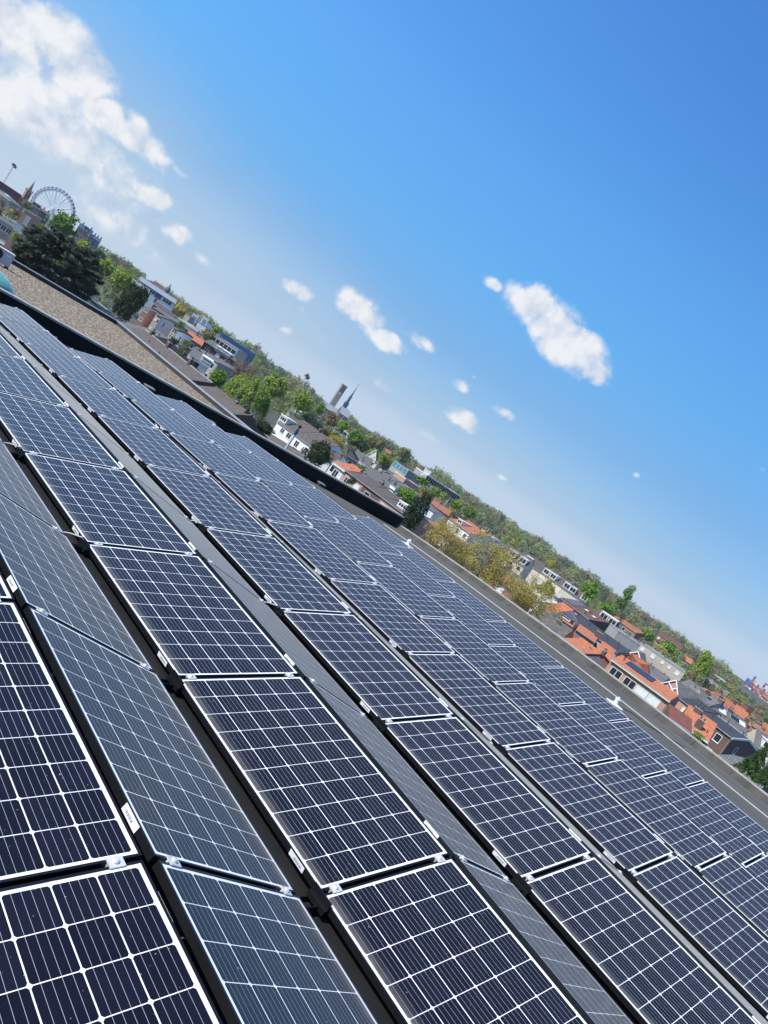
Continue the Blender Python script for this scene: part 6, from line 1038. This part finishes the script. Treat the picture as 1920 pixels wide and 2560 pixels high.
wood('woodland', 'wooded slope in the middle distance at the right', [(434.5, 288.7, -5.6, 2.8, 3.1), (443.9, 290.0, -9.0, 3.9, 3.9), (356.3, 230.4, -6.6, 2.3, 2.0), (381.2, 242.8, -8.4, 5.1, 5.5), (354.9, 221.7, -7.8, 4.6, 4.2), (362.4, 223.4, -8.6, 4.9, 4.3), (382.7, 231.4, -7.0, 3.9, 3.9), (431.9, 256.2, -5.1, 4.1, 4.2), (373.0, 216.9, -6.4, 4.3, 3.8), (442.7, 254.0, -7.1, 4.0, 3.7), (401.2, 227.4, -6.6, 3.7, 3.7), (452.1, 250.8, -8.4, 4.8, 5.4), (430.4, 234.9, -8.1, 3.2, 2.8), (458.5, 246.1, -8.6, 3.0, 3.3), (454.5, 239.6, -8.9, 5.0, 4.8), (452.3, 235.4, -8.9, 3.9, 3.6), (369.3, 190.0, -7.5, 4.5, 5.0), (466.6, 236.6, -9.9, 5.4, 6.1), (476.9, 238.6, -8.5, 4.4, 4.3), (477.1, 233.9, -10.1, 5.7, 5.6), (431.8, 207.6, -6.6, 2.6, 2.3), (428.7, 203.2, -9.3, 4.0, 3.6), (369.4, 171.6, -6.6, 2.8, 2.5), (388.0, 176.4, -6.9, 2.9, 3.3), (453.4, 202.2, -10.5, 4.6, 4.5), (421.9, 184.0, -8.0, 3.7, 3.5), (426.6, 181.7, -8.4, 4.0, 4.4), (496.5, 208.3, -10.6, 5.8, 6.3), (401.5, 166.3, -8.3, 4.3, 4.8), (427.8, 173.1, -8.8, 4.0, 4.1), (467.5, 184.5, -9.2, 4.7, 5.1), (440.8, 170.0, -9.3, 4.3, 4.8), (451.0, 169.5, -8.1, 2.9, 2.8), (489.2, 180.7, -9.1, 4.4, 4.6), (483.1, 175.4, -8.2, 3.4, 3.6), (406.9, 145.6, -5.3, 2.3, 2.3), (413.7, 144.8, -8.1, 4.3, 4.8), (410.3, 140.1, -8.4, 4.2, 4.0), (382.7, 128.4, -6.6, 3.3, 3.5), (382.2, 125.8, -8.2, 3.9, 3.4), (487.6, 156.4, -8.9, 3.2, 3.7), (430.7, 134.9, -7.8, 3.1, 3.6), (444.0, 135.3, -8.3, 3.3, 3.4), (390.6, 116.4, -6.8, 3.3, 2.8), (416.8, 121.2, -6.3, 2.8, 2.9), (422.8, 119.7, -7.1, 3.1, 3.0), (500.6, 138.0, -9.5, 4.3, 4.2), (458.8, 122.9, -10.5, 4.3, 4.0), (492.4, 127.6, -11.9, 4.9, 5.5), (399.4, 100.8, -7.9, 2.9, 2.5), (509.2, 124.5, -11.6, 4.7, 4.5), (402.0, 96.6, -7.5, 2.3, 2.2), (523.1, 122.2, -12.3, 4.6, 4.2), (463.4, 105.5, -9.0, 3.1, 3.2), (513.1, 114.2, -8.9, 2.8, 2.4), (491.5, 107.1, -10.5, 4.6, 4.3)], 22, 340)
wood('woodland', 'trees filling the gardens between far houses left of the church', [(113.3, 307.9, -8.3, 1.8, 1.7), (109.0, 291.7, -9.4, 3.0, 3.3), (102.7, 269.8, -7.3, 1.7, 1.7), (101.5, 260.6, -7.3, 2.9, 3.2), (130.1, 327.9, -8.8, 3.2, 3.2), (109.3, 271.7, -5.9, 2.7, 3.1), (124.6, 302.2, -5.5, 2.4, 2.7), (127.0, 300.4, -6.1, 2.7, 2.6), (128.9, 300.3, -5.8, 1.9, 2.2), (142.9, 325.7, -5.8, 2.3, 2.7), (137.7, 308.8, -4.9, 2.0, 2.1), (118.9, 262.8, -4.9, 2.4, 2.3), (134.1, 290.6, -5.3, 2.7, 2.8), (149.8, 319.6, -6.6, 2.7, 2.9), (210.7, 312.0, -6.0, 2.4, 2.2), (207.6, 301.6, -7.0, 3.2, 2.8), (203.8, 292.1, -7.4, 2.9, 2.9), (215.4, 305.0, -7.3, 2.2, 2.2), (164.9, 229.5, -7.6, 3.2, 3.4), (211.7, 289.3, -8.9, 2.9, 3.1), (217.3, 291.7, -8.4, 2.7, 2.9), (226.7, 299.7, -8.4, 2.4, 2.2)], 30, 380)
wood('woodland', 'trees filling the gardens between far houses from the church to the golden trees', [(216.5, 280.1, -8.1, 4.0, 4.1), (196.6, 251.1, -7.9, 3.4, 3.8), (218.4, 274.4, -8.2, 3.2, 3.0), (179.9, 222.8, -5.4, 1.9, 2.0), (215.3, 261.3, -8.5, 3.4, 3.0), (207.0, 246.1, -8.1, 1.7, 1.6), (212.3, 249.4, -9.5, 3.0, 3.3), (218.9, 253.0, -10.2, 3.7, 3.1), (223.9, 254.3, -10.3, 2.1, 2.2), (225.4, 251.0, -10.2, 3.2, 2.7), (231.2, 253.4, -9.1, 3.2, 3.3), (213.3, 231.2, -7.2, 1.9, 2.0), (197.5, 211.4, -8.1, 3.1, 3.2), (224.0, 234.6, -8.2, 2.9, 2.4), (220.7, 228.4, -7.9, 2.5, 2.8), (231.7, 235.8, -8.7, 2.5, 2.2), (209.5, 210.6, -8.0, 3.4, 3.5), (204.3, 201.4, -7.0, 3.0, 3.5), (240.2, 233.3, -8.8, 2.9, 2.9), (244.6, 233.1, -7.9, 3.2, 3.6), (266.7, 249.2, -9.1, 4.2, 3.6), (224.5, 206.8, -5.8, 1.6, 1.4), (273.5, 247.7, -10.0, 3.7, 3.6), (274.8, 244.6, -9.6, 3.7, 3.7), (216.6, 189.1, -8.7, 3.2, 3.3), (262.3, 225.9, -10.0, 3.2, 2.9), (277.0, 235.6, -10.1, 3.9, 3.9), (215.0, 179.6, -5.4, 1.8, 1.8), (263.8, 215.8, -6.9, 3.1, 2.8), (290.6, 232.5, -8.4, 3.6, 3.2), (283.4, 223.1, -8.4, 3.4, 3.0), (276.8, 214.7, -7.0, 2.1, 2.0), (270.4, 206.1, -8.2, 2.8, 3.1), (294.5, 219.9, -9.4, 3.7, 3.2), (298.1, 217.9, -8.8, 2.7, 2.9), (257.1, 185.7, -6.4, 2.1, 1.9), (275.7, 194.5, -7.3, 2.2, 2.3), (303.6, 211.4, -8.4, 2.1, 2.1), (275.8, 188.0, -6.3, 1.9, 1.8), (296.0, 199.0, -8.4, 3.0, 3.5), (309.1, 202.9, -9.7, 3.8, 3.8)], 31, 380)
wood('woodland', 'trees filling the gardens between far houses at the right', [(306.3, 198.4, -8.8, 2.5, 2.7), (293.8, 185.9, -8.1, 2.8, 2.7), (317.2, 197.6, -8.3, 2.5, 2.6), (258.7, 159.0, -6.7, 2.3, 2.5), (290.4, 175.1, -7.3, 3.9, 4.3), (295.6, 174.5, -7.6, 3.8, 3.6), (266.8, 153.8, -5.4, 2.1, 1.9), (310.4, 175.8, -7.5, 2.0, 2.2), (278.4, 154.1, -6.9, 1.7, 1.9), (330.6, 178.8, -9.7, 3.6, 4.0), (316.3, 167.0, -9.8, 3.9, 4.0), (267.6, 139.2, -7.0, 3.0, 2.8), (253.5, 129.5, -6.8, 2.7, 2.9), (269.3, 134.8, -6.4, 2.9, 2.9), (267.0, 131.6, -5.8, 2.2, 2.3), (255.3, 122.8, -5.7, 1.9, 1.8), (331.7, 155.8, -8.6, 2.0, 2.3), (269.4, 124.7, -6.9, 1.6, 1.4), (269.1, 122.4, -8.0, 3.0, 3.3), (258.6, 114.9, -7.1, 2.4, 2.4), (331.5, 144.7, -9.8, 3.8, 4.0), (258.3, 110.6, -5.7, 1.5, 1.7), (333.5, 139.5, -8.3, 2.8, 3.1), (281.3, 114.8, -6.8, 1.6, 1.4), (316.3, 125.9, -8.4, 2.4, 2.7), (350.3, 137.1, -9.2, 2.9, 2.6), (333.0, 127.3, -9.4, 3.6, 3.8), (308.0, 115.0, -7.9, 2.2, 2.5), (340.8, 124.3, -8.6, 2.4, 2.4), (282.9, 100.5, -6.6, 2.6, 2.7), (306.1, 106.2, -7.8, 2.8, 2.9), (297.9, 101.3, -7.0, 2.8, 3.1), (294.3, 98.4, -6.4, 1.8, 2.0), (331.2, 108.0, -8.8, 3.5, 3.1), (327.6, 103.7, -8.2, 2.7, 3.0), (358.2, 110.6, -8.8, 3.0, 2.8), (348.0, 104.9, -7.2, 2.0, 2.2), (320.3, 93.6, -7.5, 2.6, 2.6), (350.5, 100.0, -8.2, 1.9, 1.6), (278.5, 77.1, -6.2, 2.0, 2.1), (335.8, 90.2, -8.1, 1.7, 1.7), (285.4, 75.1, -8.7, 2.7, 2.9), (345.5, 88.2, -8.5, 1.7, 1.9), (339.9, 83.7, -8.9, 2.0, 2.2), (283.1, 67.9, -6.8, 1.4, 1.4), (272.7, 63.7, -7.6, 2.6, 2.3), (282.2, 64.0, -7.1, 2.2, 2.0), (346.6, 76.0, -9.0, 2.7, 3.0)], 32, 380)
wood('woodland', 'near garden trees between the houses left of the church', [(69.7, 260.5, -6.7, 2.3, 2.1), (70.6, 258.3, -6.7, 2.5, 2.7), (75.2, 267.0, -6.3, 2.4, 2.5), (58.9, 204.3, -4.5, 1.5, 1.5), (70.1, 236.1, -6.3, 2.4, 2.3), (66.2, 217.5, -4.8, 1.9, 1.9), (70.2, 225.1, -5.4, 1.7, 1.4), (67.1, 210.3, -5.4, 1.3, 1.2), (81.3, 247.3, -7.6, 1.5, 1.5), (72.9, 215.9, -7.1, 2.1, 2.4), (93.3, 269.9, -9.8, 2.6, 2.8), (70.6, 201.8, -5.5, 1.1, 1.0), (89.2, 246.8, -9.0, 2.5, 2.7), (79.8, 216.2, -6.4, 1.1, 1.3), (89.3, 235.6, -8.5, 2.1, 2.4), (103.7, 265.4, -8.4, 1.7, 1.8), (89.2, 223.0, -6.3, 1.8, 1.7), (93.7, 227.8, -6.0, 1.7, 1.7), (110.3, 262.3, -6.4, 1.9, 1.8), (89.2, 208.9, -5.2, 1.3, 1.5), (107.7, 245.7, -6.1, 2.0, 1.8), (99.4, 223.3, -5.3, 2.4, 2.6), (87.8, 193.5, -5.1, 2.2, 2.3), (112.8, 243.5, -6.3, 1.7, 1.7), (91.0, 192.4, -5.3, 1.8, 2.0), (147.1, 216.9, -5.6, 1.6, 1.6), (123.1, 178.3, -4.7, 1.5, 1.7), (122.6, 175.1, -5.5, 1.7, 1.9), (127.5, 178.8, -5.8, 1.7, 1.7), (140.5, 193.2, -6.5, 1.8, 1.6), (169.5, 227.4, -9.7, 3.2, 3.4), (165.2, 218.2, -8.0, 2.1, 2.3)], 40, 380)
wood('woodland', 'near garden trees between the houses from the church to the golden trees', [(152.4, 197.8, -6.8, 1.9, 1.8), (160.2, 204.9, -7.0, 1.7, 1.9), (152.5, 191.1, -7.0, 2.1, 1.9), (145.2, 177.7, -6.9, 1.8, 1.7), (141.2, 170.3, -6.9, 2.1, 2.2), (158.3, 187.7, -8.1, 1.7, 1.4), (146.6, 170.7, -7.3, 1.2, 1.0), (188.2, 214.7, -11.3, 2.5, 2.2), (184.1, 205.3, -9.0, 2.0, 2.0), (151.0, 165.3, -7.0, 2.4, 2.1), (173.7, 186.8, -7.7, 1.9, 2.1), (213.6, 189.4, -9.5, 2.9, 3.0), (199.8, 173.2, -9.0, 2.0, 1.9), (194.6, 165.7, -8.5, 2.0, 1.9), (186.0, 156.2, -6.6, 2.1, 2.1), (202.8, 167.8, -7.5, 2.8, 2.6), (189.1, 154.3, -6.5, 2.6, 3.0), (196.5, 156.5, -7.1, 2.3, 2.5), (193.2, 150.1, -6.9, 1.6, 1.9), (188.7, 144.3, -7.2, 2.7, 3.0), (195.7, 146.2, -8.0, 2.6, 2.6), (219.7, 160.7, -8.5, 2.9, 2.7)], 41, 380)
wood('woodland', 'near garden trees between the houses at the right', [(198.7, 76.9, -6.7, 1.7, 2.0), (243.2, 91.5, -8.8, 2.6, 2.7), (224.9, 83.2, -7.3, 2.1, 2.2), (241.1, 87.4, -7.5, 2.7, 2.7), (248.4, 87.2, -7.4, 1.6, 1.6), (242.8, 82.4, -7.5, 2.6, 2.5), (214.0, 71.3, -7.3, 2.2, 2.4), (253.8, 82.2, -8.6, 2.8, 2.8), (223.5, 70.0, -6.6, 1.7, 1.9), (204.0, 61.8, -5.6, 1.1, 1.1), (232.9, 68.3, -7.2, 2.6, 2.6), (240.9, 68.6, -7.5, 1.9, 2.1), (212.7, 58.9, -6.1, 1.7, 1.6), (268.2, 72.5, -8.8, 2.2, 1.9), (222.6, 58.5, -7.5, 2.3, 2.6), (224.2, 57.0, -8.2, 2.3, 2.5), (256.8, 63.5, -9.2, 2.1, 1.8), (217.6, 52.1, -7.8, 2.3, 2.1), (246.8, 57.0, -8.7, 2.4, 2.7), (244.9, 54.6, -7.6, 1.6, 1.8)], 42, 380)

# ---------------------------------------------------------------- air
mh = bpy.data.materials.new('thin_haze'); mh.use_nodes = True; th_ = mh.node_tree; th_.nodes.clear()
ho = th_.nodes.new('ShaderNodeOutputMaterial'); pv_ = th_.nodes.new('ShaderNodeVolumePrincipled')
pv_.inputs['Color'].default_value = (.93, .96, 1, 1); pv_.inputs['Density'].default_value = HAZE_DENSITY; pv_.inputs['Anisotropy'].default_value = .1
th_.links.new(pv_.outputs[0], ho.inputs['Volume'])
m = MB(); m.box(-1850, 1850, -1850, 1850, GZ-1, 62); stuff(m.build('haze', mh), 'thin pale haze over the far trees', 'haze')
# ---------------------------------------------------------------- ground
m = MB(); n = 48; RR = [0, 60, 150, 300, 600, 1200, 1900]
for a, b in zip(RR[:-1], RR[1:]):
    for k in range(n):
        t0, t1 = 2*math.pi*k/n, 2*math.pi*(k+1)/n
        q = [(a*math.cos(t0), a*math.sin(t0), GZ), (b*math.cos(t0), b*math.sin(t0), GZ), (b*math.cos(t1), b*math.sin(t1), GZ), (a*math.cos(t1), a*math.sin(t1), GZ)]
        m.face(q if a > 0 else q[1:])
g, t, p = newmat('town_ground')
c = t.nodes.new('ShaderNodeTexCoord').outputs['Object']
f1 = nnoise(t, c, .045, 6, .65); f2 = nnoise(t, c, .4, 4, .6)
col = nramp(t, f1, [(.38, (.035, .055, .02)), (.5, (.06, .075, .03)), (.56, (.10, .095, .085)), (.7, (.07, .06, .05))])
t.links.new(nmix(t, nmath(t, 'MULTIPLY', f2, .5), col, (.05, .055, .03)), p.inputs['Base Color']); p.inputs['Roughness'].default_value = .95
struct(m.build('ground', g))
